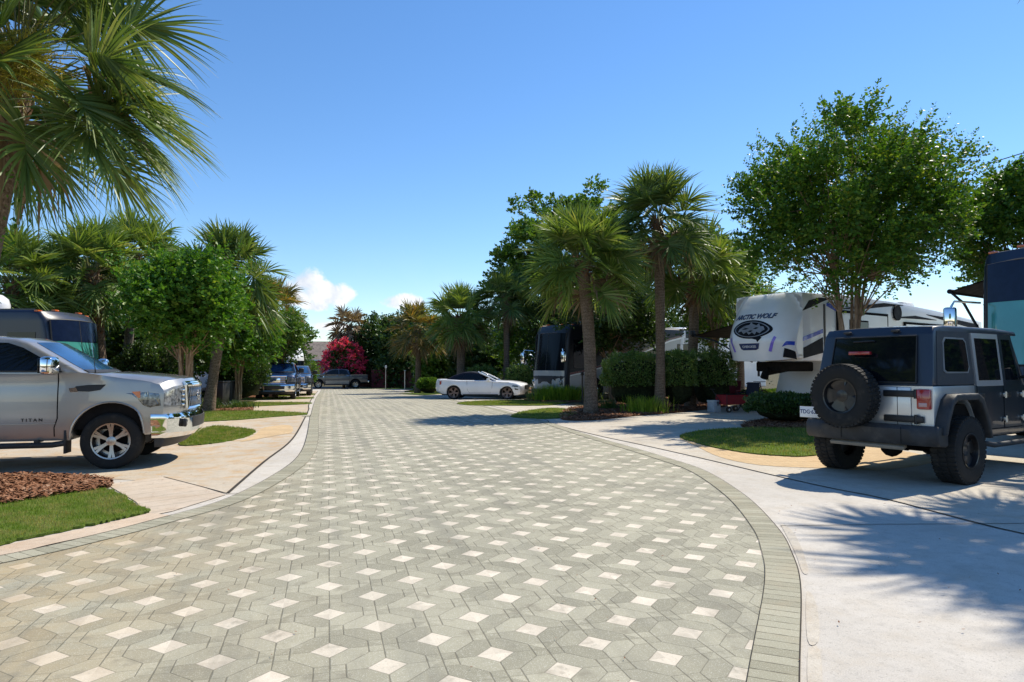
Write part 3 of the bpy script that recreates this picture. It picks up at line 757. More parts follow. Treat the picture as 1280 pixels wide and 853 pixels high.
def tree(label, x, y, H, R, kind='crape_myrtle_tree', trunk_h=2.0, stems=5, clumps=90, shoots=16, nleaf=10, leafL=.075, shootL=.42, seed=1, leaf=None, bark=None, stem_r=.06, spikes=0, squash=.9, lean=(0, 0), cat='tree', group=None, clumpR=.42, low=.55, base_z=None, flower=None, hollow=.55, wob=.22):
    z = gz(y) if base_z is None else base_z
    root = thing(kind, label, cat, (x, y, z), 0, group); r = np.random.default_rng(seed)
    rr = random.Random(seed)
    cz = trunk_h + (H - trunk_h) * (.46); rz_up = H - cz - clumpR * .5; rz_dn = (cz - trunk_h) * low / .55
    ctr = np.array([lean[0], lean[1], cz])
    d = nrm(r.normal(size=(clumps, 3))); rad_ = (hollow + (1 - hollow) * r.random((clumps, 1)) ** .6) * (1 + wob * np.sin(d[:, :1] * 5 + seed) * np.cos(d[:, 1:2] * 4 + seed * 2) + r.normal(size=(clumps, 1)) * .07)
    C = d * rad_ * (R - clumpR * .5); C[:, 2] = d[:, 2] * rad_[:, 0] * np.where(d[:, 2] > 0, rz_up, rz_dn)
    C[:, 2] *= squash / .9
    C = C + ctr; Rc = clumpR * r.uniform(.6, 1.3, clumps)
    V = clump_leaves(C, Rc, shoots, nleaf, leafL, shootL, r, center=ctr - np.array([0, 0, .35 * H * .3]))
    if spikes:
        dd = nrm(r.normal(size=(spikes, 3)) * np.array([1, 1, .3]) + np.array([0, 0, .75])); P0 = ctr + dd * np.array([R * .8, R * .8, rz_up * .8])
        D = nrm(dd + np.array([0, 0, .45])); n2 = 34; SL = r.uniform(.6, 1.45, spikes)
        P = np.repeat(P0, n2, 0); D2 = np.repeat(D, n2, 0); t = np.tile(np.arange(n2) / n2, spikes)[:, None]; k = np.tile(np.arange(n2), spikes)
        LP = P + D2 * t * np.repeat(SL, n2)[:, None]; an = (k * 2.4)[:, None]
        e1 = nrm(np.cross(D2, [0.31, .2, 1])); e2 = np.cross(D2, e1)
        LD = nrm(e1 * np.cos(an) + e2 * np.sin(an) + D2 * .5); Ls = leafL * 1.2 * (1.15 - .6 * t[:, 0]) * r.uniform(.7, 1.2, len(P))
        V = np.concatenate([V, leaf_quads(LP, LD, Ls, Ls * .6, r)])
    bm = bmesh.new(); ends = []
    for s in range(stems):
        a = 2 * PI * s / stems + rr.uniform(-.3, .3); sp_ = R * .30 * rr.uniform(.6, 1.2) if stems > 1 else 0
        top = Vector((lean[0] + math.cos(a) * sp_, lean[1] + math.sin(a) * sp_, cz + rr.uniform(-.2, .4)))
        b0 = Vector((math.cos(a) * stem_r * 1.4 * (stems > 1), math.sin(a) * stem_r * 1.4 * (stems > 1), -.05))
        pts = []
        for i in range(7):
            t = i / 6; p = b0.lerp(top, t); bend = math.sin(t * PI) * -.10 * R * .5
            p += Vector((math.cos(a) * bend, math.sin(a) * bend, 0)) + Vector((rr.uniform(-1, 1), rr.uniform(-1, 1), 0)) * .03 * (0 < i)
            pts.append(p)
        add_tube(bm, pts, [stem_r * (1.15 - .7 * i / 6) for i in range(7)], 7); ends.append(pts)
    for i in range(0, clumps, 1 if clumps < 140 else 2):
        c = Vector(C[i]); pts = min(ends, key=lambda e: (e[4] - c).length)
        k = rr.choice([3, 4, 4, 5, 6]); p0 = pts[k]; mid = p0.lerp(c, .5) + Vector((0, 0, -.06 * (c - p0).length)); 
        add_tube(bm, [p0, mid, c], [stem_r * .38, stem_r * .24, stem_r * .08], 4, cap=False)
    bm_obj('trunk', bm, bark or M_MYRT, root, sharp=80)
    fast_mesh('crown', V, np.arange(len(V)).reshape(-1, 4), leaf or M_MYL, root)
    if flower is not None:
        Cf = C[d[:, 2] > -.5]; Vf = clump_leaves(Cf + (Cf - ctr) * .2, Rc[:len(Cf)] * 1.05, shoots, nleaf, leafL * 1.0, shootL, r, center=ctr)
        fast_mesh('blossom', Vf, np.arange(len(Vf)).reshape(-1, 4), flower, root)
    return root

def hedge(label, x, y, sx, sy, h, rz=0, seed=1, n=9000, leafL=.07, leaf=None, kind='hedge', cat='hedge', group=None, bump_=.16, core=True, taper=.1):
    z = gz(y); root = thing(kind, label, cat, (x, y, z), rz, group); r = np.random.default_rng(seed)
    # superellipsoid shell with noisy radius
    d = nrm(r.normal(size=(n, 3))); d[:, 2] = np.abs(d[:, 2]) * 1.0 - .15; d = nrm(d)
    e = (np.abs(d) ** 4).sum(1) ** (-1 / 4)
    bumpn = 1 + bump_ * (np.sin(d[:, 0] * 7 + seed) * np.sin(d[:, 1] * 6 + 2 * seed) + .6 * np.sin(d[:, 2] * 9 + d[:, 0] * 11 + seed) * .7) * .6
    depth = 1 - .22 * r.random(n) ** 1.6 + r.normal(size=n) * .015
    half = np.array([sx / 2, sy / 2, h * .5])
    P = d * (e * bumpn * depth)[:, None] * half + np.array([0, 0, h * .5]); P[:, 2] = np.maximum(P[:, 2], .04)
    out = nrm(d / half); D = nrm(out * .55 + r.normal(size=(n, 3)) * .6 + np.array([0, 0, .4]))
    Ls = leafL * r.uniform(.6, 1.3, n)
    V = leaf_quads(P, D, Ls, Ls * .6, r)
    fast_mesh('foliage', V, np.arange(len(V)).reshape(-1, 4), leaf or M_HEDGE, root)
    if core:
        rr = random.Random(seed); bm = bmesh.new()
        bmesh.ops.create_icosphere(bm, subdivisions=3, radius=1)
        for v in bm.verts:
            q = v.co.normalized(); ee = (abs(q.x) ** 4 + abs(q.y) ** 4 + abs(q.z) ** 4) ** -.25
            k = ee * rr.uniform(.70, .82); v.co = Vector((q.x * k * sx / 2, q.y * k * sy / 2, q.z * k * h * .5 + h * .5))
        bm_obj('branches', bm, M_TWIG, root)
    return root
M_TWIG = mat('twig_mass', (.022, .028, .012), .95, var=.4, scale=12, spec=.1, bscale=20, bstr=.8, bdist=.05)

def tuft(label, x, y, R, h, n, seed=1, leaf=None, w=.018, group=None, kind='ornamental_grass', cat='plant', sy=1.0):
    z = gz(y); r = np.random.default_rng(seed)
    c = r.normal(size=(n, 2)) * np.array([R * .42, R * .42 * sy]); a = np.arctan2(c[:, 1], c[:, 0]) + r.normal(size=n) * .9; d = np.c_[np.cos(a), np.sin(a), np.zeros(n)]
    s = np.c_[-np.sin(a), np.cos(a), np.zeros(n)]; L = h * r.uniform(.7, 1.3, n)[:, None]; lean = r.uniform(.15, .85, n)[:, None] * .55
    base = np.c_[c, np.full(n, .02)]; rows = []
    for t in (0, .35, .7, 1):
        p = base + d * lean * L * (t ** 1.6) * 1.4 + np.array([0, 0, 1.0]) * L * (t - .45 * lean * t ** 2.5)
        ww = w * (1 - .8 * t); rows.append(np.stack([p - s * ww / 2, p + s * ww / 2], 1))
    V = np.stack(rows, 1).reshape(-1, 3); i = np.arange(n)[:, None] * 8
    F = np.concatenate([np.concatenate([i + 2 * j, i + 2 * j + 1, i + 2 * j + 3, i + 2 * j + 2], 1) for j in range(3)])
    o = fast_mesh(kind, V, F, leaf or M_TUFT); o.location = (x, y, z); tag(o, label, cat, group); return o

# ---- the big near palm, top left -----------------------------------
x, y = cw(-70, 7.9)
palm('huge near palm leaning in from the top left corner with green fan fronds', x, y, 5.3, lean=(.60, .16), r=.19, petiole=1.0, blade=.98, nf=66, segs=64, ms=6, seed=27, dead=5,
     leaf=M_FROND2, boots=9, bootspan=1.5, infl=0, e=(78, -34), tip=.30, droop=.24, wscale=.92)
big = bpy.data.objects['palm_tree']
q = np.random.default_rng(5); n = 2600
c0 = np.array([.60 + .25, .16 - .55, 5.0]); p = c0 + q.normal(size=(n, 3)) * np.array([.17, .17, .19]); d = nrm(nrm(p - c0) * 1.2 + q.normal(size=(n, 3)) * .7) * .05; s = nrm(q.normal(size=(n, 3))) * .005
V = np.stack([p - d - s, p + d - s, p + d + s, p - d + s], 1).reshape(-1, 3); fast_mesh('flower_stalk', V, np.arange(n * 4).reshape(-1, 4), M_INFL, big)
# ivy on the trunk
q = np.random.default_rng(6); n = 420; zz = q.uniform(2.3, 3.9, n); a = q.uniform(0, 2 * PI, n); rr_ = .2 + q.random(n) * .12 + (q.random(n) > .8) * q.random(n) * .35
P = np.c_[.60 * (zz / 5.1) ** 1.4 + .05 + np.cos(a) * rr_, .04 + np.sin(a) * rr_, zz]; Ls = q.uniform(.035, .08, n)
V = leaf_quads(P, nrm(q.normal(size=(n, 3))), Ls, Ls * .6, q); fast_mesh('creeper', V, np.arange(n * 4).reshape(-1, 4), M_MYL2, big)

# ---- palms, left side ----------------------------------------------
def palm_px(label, px, Z, py_top, cpx=None, **k):
    x, y = cw(px, Z); h = hgt(py_top, Z) - gz(y)
    lean = (0, 0)
    if cpx is not None:
        x2, y2 = cw(cpx, Z); lean = (x2 - x, y2 - y)
    return palm(label, x, y, h, lean=lean, **k)
palm_px('palm with a stout booted trunk above the dark motorhome', 126, 24, 342, cpx=112, seed=2, r=.21, petiole=1.0, blade=1.05, nf=58, segs=34, ms=3, boots=14, bootspan=2.4)
palm_px('palm with a bare grey trunk between the dark motorhome and the bushy myrtle', 155, 27, 322, cpx=166, seed=3, petiole=.95, blade=1.0, nf=54, segs=34, ms=3, trunkm=M_PALMG, r=.17, dead=4)
palm_px('palm at the left edge half hidden by the huge near palm', 14, 22, 355, cpx=12, seed=4, petiole=.95, blade=1.0, nf=50, segs=34, ms=3)
palm_px('low palm behind the left part of the dark motorhome', 68, 26, 362, seed=5, petiole=1.0, blade=1.0, nf=48, segs=32, ms=3)
palm_px('dark palm rising behind the bright bushy myrtle', 262, 23.5, 345, cpx=284, seed=6, petiole=.95, blade=1.0, nf=54, segs=36, ms=3, leaf=M_FROND2, dead=4)
palm_px('palm with yellowed lower fronds over the blue pickup', 340, 41, 385, cpx=340, seed=7, petiole=1.0, blade=1.0, nf=52, segs=34, ms=3, leaf=M_FRONDY)
# ---- palms, right side ---------------------------------------------
palm_px('shorter stout palm in the mulch bed left of the tall hedge', 738, 22.3, 328, cpx=728, seed=11, petiole=.92, blade=1.0, nf=66, segs=42, ms=4, leaf=M_FROND, r=.20, boots=6, bootspan=.6, e=(88, -40), dead=4, tip=.24, droop=.16)
palm_px('tallest slender palm standing against the hedge', 824, 23.6, 275, cpx=823, seed=12, petiole=.95, blade=1.02, nf=54, segs=44, ms=4, leaf=M_FROND2, r=.165, boots=10, bootspan=.9, dead=5)
palm_px('palm with a thick booted neck behind the hedge, beside the tallest palm', 862, 26, 335, cpx=870, seed=13, petiole=.95, blade=1.05, nf=48, segs=32, ms=4, leaf=M_FROND, r=.19, boots=14, bootspan=1.6, dead=4)
palm_px('palm behind the awning of the white fifth-wheel trailer', 925, 33, 372, cpx=922, seed=14, petiole=1.0, blade=1.1, nf=50, segs=32, ms=3)
palm_px('dark palm whose slim trunk rises behind the white convertible hood', 632, 40, 374, seed=15, petiole=.9, blade=.95, nf=48, segs=34, ms=3, leaf=M_FROND2, dead=6)
palm_px('palm with a brown booted trunk above the white convertible roof', 575, 40, 396, seed=16, petiole=1.0, blade=1.05, nf=56, segs=34, ms=3, r=.24, boots=12, bootspan=2.0, dead=10)
palm_px('palm with orange lower fronds far down the right side', 522, 50, 413, seed=17, petiole=1.1, blade=1.1, nf=52, segs=30, ms=3, leaf=M_FRONDY, r=.2, dead=8)
palm_px('greyish dying palm in front of the far tall trees', 436, 76, 408, seed=18, petiole=1.2, blade=1.2, nf=36, segs=18, ms=2, leaf=M_DEAD, r=.25, e=(70, -60), wscale=1.3)

# ---- palm whose shadow falls on the near right concrete --------------
x, y = cw(1535, 10.1); palm('tall palm just beyond the right edge, shading the near concrete', x, y, 9.3, seed=19, petiole=1.15, blade=1.15, nf=50, segs=30, ms=4)

# ---- crape myrtles ---------------------------------------------------
def tree_px(label, px, Z, py_top, **k):
    x, y = cw(px, Z); return tree(label, x, y, hgt(py_top, Z) - gz(y), **k)
G1 = 'crape myrtles along the lots'
tree_px('big spreading crape myrtle behind the grey offroader', 1064, 19.5, 146, R=3.0, trunk_h=3.5, stems=6, clumps=225, shoots=26, nleaf=13, leafL=.112, shootL=.55, seed=31, stem_r=.062, spikes=120, clumpR=.46, kind='crape_myrtle', group=G1, low=.46, hollow=.3, wob=.16, squash=.93)
tree_px('bright bushy crape myrtle behind the silver pickup hood', 233, 20, 318, R=1.72, trunk_h=2.3, stems=8, clumps=190, shoots=24, nleaf=11, leafL=.125, shootL=.36, seed=32, stem_r=.055, spikes=26, leaf=M_MYL2, kind='crape_myrtle', group=G1, low=.55, clumpR=.38, hollow=.35)
tree_px('crape myrtle with pale forked stems left of the blue pickup', 298, 29, 372, R=1.7, trunk_h=2.1, stems=5, clumps=140, shoots=20, nleaf=10, leafL=.135, shootL=.4, seed=33, stem_r=.05, leaf=M_MYL2, kind='crape_myrtle', group=G1, low=.7)
tree_px('crape myrtle directly above the roof of the blue pickup', 345, 37, 392, R=1.75, trunk_h=2.1, stems=4, clumps=120, shoots=18, nleaf=9, leafL=.15, seed=34, kind='crape_myrtle', group=G1, leaf=M_MIDL)
tree_px('crape myrtle at the right edge beside the navy motorhome', 1295, 22, 203, R=2.35, trunk_h=3.4, stems=5, clumps=170, shoots=22, nleaf=11, leafL=.14, shootL=.45, seed=35, spikes=20, kind='crape_myrtle', group=G1)
tree_px('red blossoming crape myrtle far down the road', 430, 73, 428, R=2.0, trunk_h=1.2, stems=4, clumps=110, shoots=16, nleaf=7, leafL=.20, shootL=.35, seed=36, kind='crape_myrtle', group=G1, leaf=M_DARKL, flower=M_RED, low=.75)
tree_px('small round green tree in front of the brick house', 387, 62, 444, R=.95, trunk_h=.9, stems=3, clumps=50, shoots=12, nleaf=6, leafL=.13, shootL=.2, seed=37, kind='small_tree', leaf=M_MYL, clumpR=.3)
# shading tree beyond the right edge
x, y = cw(1570, 12.6); palm('second tall palm beyond the right edge, shading the driveway', x, y, 9.6, seed=20, petiole=1.05, blade=1.1, nf=44, segs=30, ms=4)
x, y = cw(1700, 11); hedge('tall hedge beyond the right edge beside the grey offroader', x, y, 2.0, 7.0, 3.0, rad(-20), seed=94, n=9000, leafL=.16, leaf=M_MIDL)  # unseen hedge, added to darken reflections in the offroader's side windows
x, y = cw(1780, 12.5); tree('leafy tree beyond the right edge behind the tall hedge', x, y, 6.6, R=2.6, trunk_h=2.6, clumps=90, shoots=14, nleaf=9, leafL=.12, seed=41, kind='shade_tree')  # unseen tree, added to keep bright sky out of the same window reflections

tree_px('dark leafy tree over the middle of the swoosh motorhome', 765, 32.5, 350, R=2.6, trunk_h=2.7, stems=3, clumps=110, shoots=22, nleaf=10, leafL=.16, seed=59, kind='broadleaf_tree', leaf=M_DARKL, clumpR=.5, low=.55)
# ---- broadleaf and evergreen trees -----------------------------------
tree_px('leafy tree rising behind the shorter stout palm', 710, 45, 240, R=4.9, trunk_h=2.2, stems=4, clumps=230, shoots=22, nleaf=11, leafL=.26, shootL=.7, seed=51, kind='broadleaf_tree', leaf=M_MIDL, stem_r=.09, spikes=26, clumpR=.6, low=.8)
tree_px('pale green tree behind the two tall palms', 893, 29, 292, R=1.9, trunk_h=3.2, stems=3, clumps=85, shoots=16, nleaf=10, leafL=.17, seed=52, kind='broadleaf_tree', leaf=M_MYL, clumpR=.5, low=.7)
tree_px('dark tree between the stout palm and the tallest palm', 785, 42, 300, R=2.6, trunk_h=1.8, stems=3, clumps=120, shoots=16, nleaf=10, leafL=.17, seed=53, kind='broadleaf_tree', leaf=M_DARKL, clumpR=.6, low=.8)
tree_px('dark evergreen tree over the silver-swoosh motorhome', 735, 41, 345, R=4.0, trunk_h=1.5, stems=3, clumps=150, shoots=20, nleaf=8, leafL=.20, shootL=.6, seed=54, kind='evergreen_tree', leaf=M_DARKL, clumpR=.9, low=.9)
tree_px('dark evergreen tree right of the tallest palm, behind the hedge', 838, 44, 388, R=3.2, trunk_h=1.0, stems=3, clumps=90, shoots=16, nleaf=8, leafL=.2, shootL=.6, seed=55, kind='evergreen_tree', leaf=M_DARKL, clumpR=.8)
tree_px('sunlit light green tree above the small white trailer', 655, 62, 395, R=4.6, trunk_h=1.4, stems=3, clumps=120, shoots=16, nleaf=8, leafL=.25, shootL=.7, seed=56, kind='evergreen_tree', leaf=M_MIDL, clumpR=1.0, low=.9)
tree_px('low trees behind the white fifth-wheel trailer front', 985, 45, 372, R=4.2, trunk_h=1.4, stems=3, clumps=100, shoots=16, nleaf=8, leafL=.2, shootL=.6, seed=57, kind='evergreen_tree', leaf=M_DARKL, clumpR=.9)
for i, (px, Z, top, R, mt, sd_, lb) in enumerate([
    (470, 78, 398, 3.6, M_DARKL, 61, 'leftmost of the far dark trees, next to the dying palm'),
    (497, 74, 388, 3.6, M_DARKL, 62, 'far dark tree with the highest crown behind the road end'),
    (528, 80, 392, 4.2, M_DARKL, 63, 'far dark tree behind the palm with orange fronds'),
    (560, 70, 398, 3.8, M_DARKL, 64, 'far dark tree behind the booted palm, left half'),
    (600, 66, 396, 3.8, M_DARKL, 65, 'far dark tree between the booted palm and the slim palm'),
    (548, 58, 425, 2.3, M_MIDL, 66, 'lower green tree between the two palms behind the convertible'),
    (602, 52, 415, 2.6, M_DARKL, 67, 'shaded low tree behind the convertible roof'),
    ]):
    tree_px(lb, px, Z, top, R=R, trunk_h=1.0, stems=2, clumps=130, shoots=18, nleaf=7, leafL=.32, shootL=.6, seed=sd_, kind='evergreen_tree', leaf=mt, clumpR=.8, bark=M_BARK, low=.95, group='far evergreen trees', hollow=.35)
for i, (px, Z, top, R, sd_, lb) in enumerate([
    (192, 31, 400, 2.6, 71, 'dark evergreen bush mass right of the dark motorhome'),
    (100, 34, 372, 3.0, 72, 'dark tree behind the palms over the dark motorhome'),
    (20, 32, 385, 3.2, 73, 'dark tree behind the palm at the left edge'),
    (250, 42, 400, 3.0, 74, 'dark tree glimpsed behind the bright bushy myrtle'),
    (310, 47, 408, 3.0, 75, 'dark tree behind the crape myrtle with forked stems'),
    (352, 54, 412, 1.9, 76, 'small dark tree between the blue pickup and the brick house')]):
    tree_px(lb, px, Z, top, R=R, trunk_h=.9, stems=3, clumps=120, shoots=20, nleaf=8, leafL=.25, shootL=.5, seed=sd_, kind='evergreen_tree', leaf=M_DARKL, clumpR=.7, bark=M_BARK, low=.95, group='dark trees on the left', hollow=.4)

# ---- hedges, bushes, tufts -------------------------------------------
def hedge_px(label, p0, p1, Z, top, depth, **k):
    x0, y0_ = cw(p0, Z); x1, y1_ = cw(p1, Z); L = math.hypot(x1 - x0, y1_ - y0_); rz = math.atan2(y1_ - y0_, x1 - x0)
    cx, cy = (x0 + x1) / 2, (y0_ + y1_) / 2
    return hedge(label, cx, cy, L * 1.06, depth, hgt(top, Z) - gz(cy), rz, **k)
GH = 'clipped hedge blocks by the palms'
hedge_px('tall dark clipped hedge block behind the slender palm', 757, 832, 24.8, 443, 1.6, seed=81, n=13000, group=GH, leaf=M_HEDGE)
hedge_px('sunlit rounded hedge block just right of the slender palm', 830, 866, 24.4, 440, 1.5, seed=82, n=8000, group=GH)
hedge_px('looser hedge block by the red folding wagon', 866, 912, 25.2, 441, 1.7, seed=83, n=9000, group=GH, bump_=.35)
hedge_px('low sunlit hedge glimpsed under the fifth-wheel trailer front', 925, 985, 27, 488, 1.2, seed=84, n=7000, group=GH, leaf=M_MIDL)
hedge_px('small grey-green hedge behind the convertible windshield', 586, 620, 39, 459, 1.4, seed=85, n=5000, leafL=.1, group='small hedges behind the convertible')
hedge_px('small round hedge behind the convertible hood', 634, 664, 37, 458, 1.4, seed=86, n=5000, leafL=.1, group='small hedges behind the convertible')
hedge_px('low dark bush beside the grey offroader spare tyre', 942, 1022, 18.8, 494, 1.6, seed=87, n=9000, leaf=M_DARKL, kind='bush', cat='bush', bump_=.3)
hedge_px('tall dark shrub behind the bright bushy myrtle stems', 160, 228, 25.5, 432, 2.0, seed=88, n=12000, leaf=M_DARKL, kind='bush', cat='bush', bump_=.3, leafL=.1)
hedge_px('dark shrub behind the forked crape myrtle stems', 268, 330, 31.5, 447, 1.8, seed=89, n=9000, leaf=M_DARKL, kind='bush', cat='bush', bump_=.3, leafL=.1)
hedge_px('low green bush at the foot of the booted palm', 524, 548, 46, 474, 1.3, seed=90, n=3500, leafL=.13, leaf=M_MIDL, kind='bush', cat='bush')
hedge_px('dark undergrowth hedge below the far trees on the right side', 560, 640, 50, 466, 2.2, seed=91, n=6000, leafL=.16, leaf=M_DARKL, kind='bush', cat='bush', bump_=.3)
hedge_px('dark shrubs beneath the silver-swoosh motorhome tail', 790, 850, 33, 462, 2.0, seed=92, n=6000, leafL=.12, leaf=M_DARKL, kind='bush', cat='bush', bump_=.3)
x, y = at(703, 501.5); tuft('wide bright green grass clump in front of the silver-swoosh motorhome', x, y, 1.35, .66, 2800, seed=1, w=.03, sy=.6)
x, y = at(806, 516); tuft('small strappy tuft at the foot of the slender palm', x, y, .75, .5, 500, seed=2, w=.025, leaf=M_TUFT)
x, y = at(762, 512); tuft('small grey shaded tuft beside the stout palm trunk', x, y, .5, .35, 250, seed=3, w=.025, leaf=M_TUFTD)
x, y = at(300, 511); tuft('small dark tuft in the mulch bed behind the silver pickup nose', x, y, .55, .28, 300, seed=4, w=.025, leaf=M_TUFTD)
x, y = at(262, 513); tuft('dark tuft at the foot of the palm behind the silver pickup nose', x, y, .45, .4, 250, seed=5, w=.025, leaf=M_TUFTD)
x, y = at(285, 512); tuft('tiny bare tuft between the two dark tufts', x, y, .3, .18, 120, seed=6, w=.02, leaf=M_TUFTD)
# ================================================================== VEHICLES
def m_paint(name, col, metal=.0, rough=.3, coat=1.0, flake=0, dirt=.0):
    m = bpy.data.materials.new(name); m.use_nodes = True; nt = new_nt(m.node_tree)
    v = coords(nt); n1 = noise(nt, v, 1.2, 3); n2 = noise(nt, v, 5, 5, .65)
    c = mixc(nt, n1.ramp(.3, .7), tuple(x * .95 for x in col), tuple(min(1, x * 1.04) for x in col))
    if dirt:
        sp = nt.nodes.new('ShaderNodeSeparateXYZ'); nt.links.new(v, sp.inputs[0])
        low = S(nt, sp.outputs[2]).ramp(.25, .9, 1, 0)
        c = mixc(nt, (low * n2.ramp(.2, .9) * .9 + .04) * dirt, c, (.22, .19, .15))
    p = bsdf(nt, c, rough, metal, .5, coat)
    return m
P_SILVER = m_paint('silver_paint', (.385, .378, .368), .62, .34, 1, dirt=.25)
P_WHITE = m_paint('white_paint', (.88, .885, .90), 0, .3, 1)
P_NAVY = m_paint('navy_paint', (.008, .012, .030), .0, .35, .35)
P_BLUET = m_paint('dark_blue_paint', (.012, .030, .085), .3, .25, 1, dirt=.2)
P_GREYT = m_paint('grey_blue_paint', (.045, .055, .075), .5, .3, 1, dirt=.3)
P_BEIGE = m_paint('beige_paint', (.42, .39, .34), .3, .35, .5)
P_SLATE = m_paint('slate_paint', (.026, .038, .052), .3, .32, .5, dirt=.15)
P_JSILV = m_paint('tub_silver', (.62, .62, .62), .55, .34, .8, dirt=.35)
P_HARD = m_paint('hardtop_black', (.012, .020, .038), 0, .38, .35, dirt=.0)
P_GELW = m_paint('gel_white', (.84, .845, .84), 0, .32, .5)
P_GELG = m_paint('gel_grey', (.40, .41, .42), .1, .35, .6)
P_DARKB = m_paint('coach_black', (.006, .008, .014), 0, .5, .1)
CHROME = mat('chrome', (.86, .87, .88), .06, 1, var=.02)
SMOKED = mat('smoked_chrome', (.30, .30, .31), .25, 1)
BRUSHED = mat('machined_alloy', (.46, .45, .44), .32, 1, var=.08)
BLACKP = mat('black_plastic', (.018, .018, .019), .5, bscale=220, bstr=.15, bdist=.002, var=.2)
GREYP = mat('worn_black_plastic', (.026, .027, .029), .62, bscale=160, bstr=.2, bdist=.003, var=.3, dirt=.5, dirt_col=(.11, .10, .09))
RUBBER = mat('tyre_rubber', (.018, .018, .018), .8, spec=.25, bscale=90, bstr=.3, bdist=.003, dirt=.6, dirt_col=(.075, .065, .052))
UNDER = mat('underbody', (.012, .011, .011), .85, spec=.1, var=.4)
GLASS = mat('dark_glass', (.005, .007, .010), .04, spec=.38, var=.1)
GLASSB = mat('windshield_glass', (.016, .055, .14), .04, spec=.6, var=.6, scale=2.2, coat=.5)
VISOR = mat('dark_visor', (.008, .016, .045), .15, spec=.25)
GLASST = mat('teal_windshield', (.07, .34, .32), .06, spec=.6, var=.2, scale=.6, coat=.8)
REDL = mat('red_lens', (.36, .012, .014), .15, coat=.8, spec=.6)
AMBER = mat('amber_lens', (.62, .13, .02), .15, coat=.8)
LENS = mat('clear_lens', (.30, .32, .34), .08, .6, coat=1, var=.6, scale=18)
LAMPD = mat('lamp_inner', (.16, .16, .17), .15, .8, var=.7, scale=20, coat=1)
SEAM = mat('seam_black', (.008, .008, .009), .8, spec=.1)
WHITEP = mat('white_plastic', (.70, .70, .68), .4)
PLATEW = mat('plate_white', (.72, .74, .76), .4, var=.04)
INKB = mat('plate_ink', (.03, .05, .16), .5)
BLUEST = mat('blue_stripe', (.015, .06, .50), .3, coat=.5)
PURP = mat('violet_stripe', (.26, .18, .75), .3, coat=.5)
MAROON = mat('maroon_stripe', (.11, .010, .016), .3, coat=.5)
FABBK = mat('awning_fabric', (.012, .012, .016), .75, spec=.2)
SOFTTOP = mat('soft_top_fabric', (.012, .016, .030), .8, spec=.2, bscale=150, bstr=.2)
DKMETAL = mat('dark_steel', (.045, .045, .05), .45, .7)
RIMBLK = mat('black_rim', (.022, .022, .024), .32, .5, coat=.4)
INTB = mat('cabin_interior', (.09, .10, .12), .8)

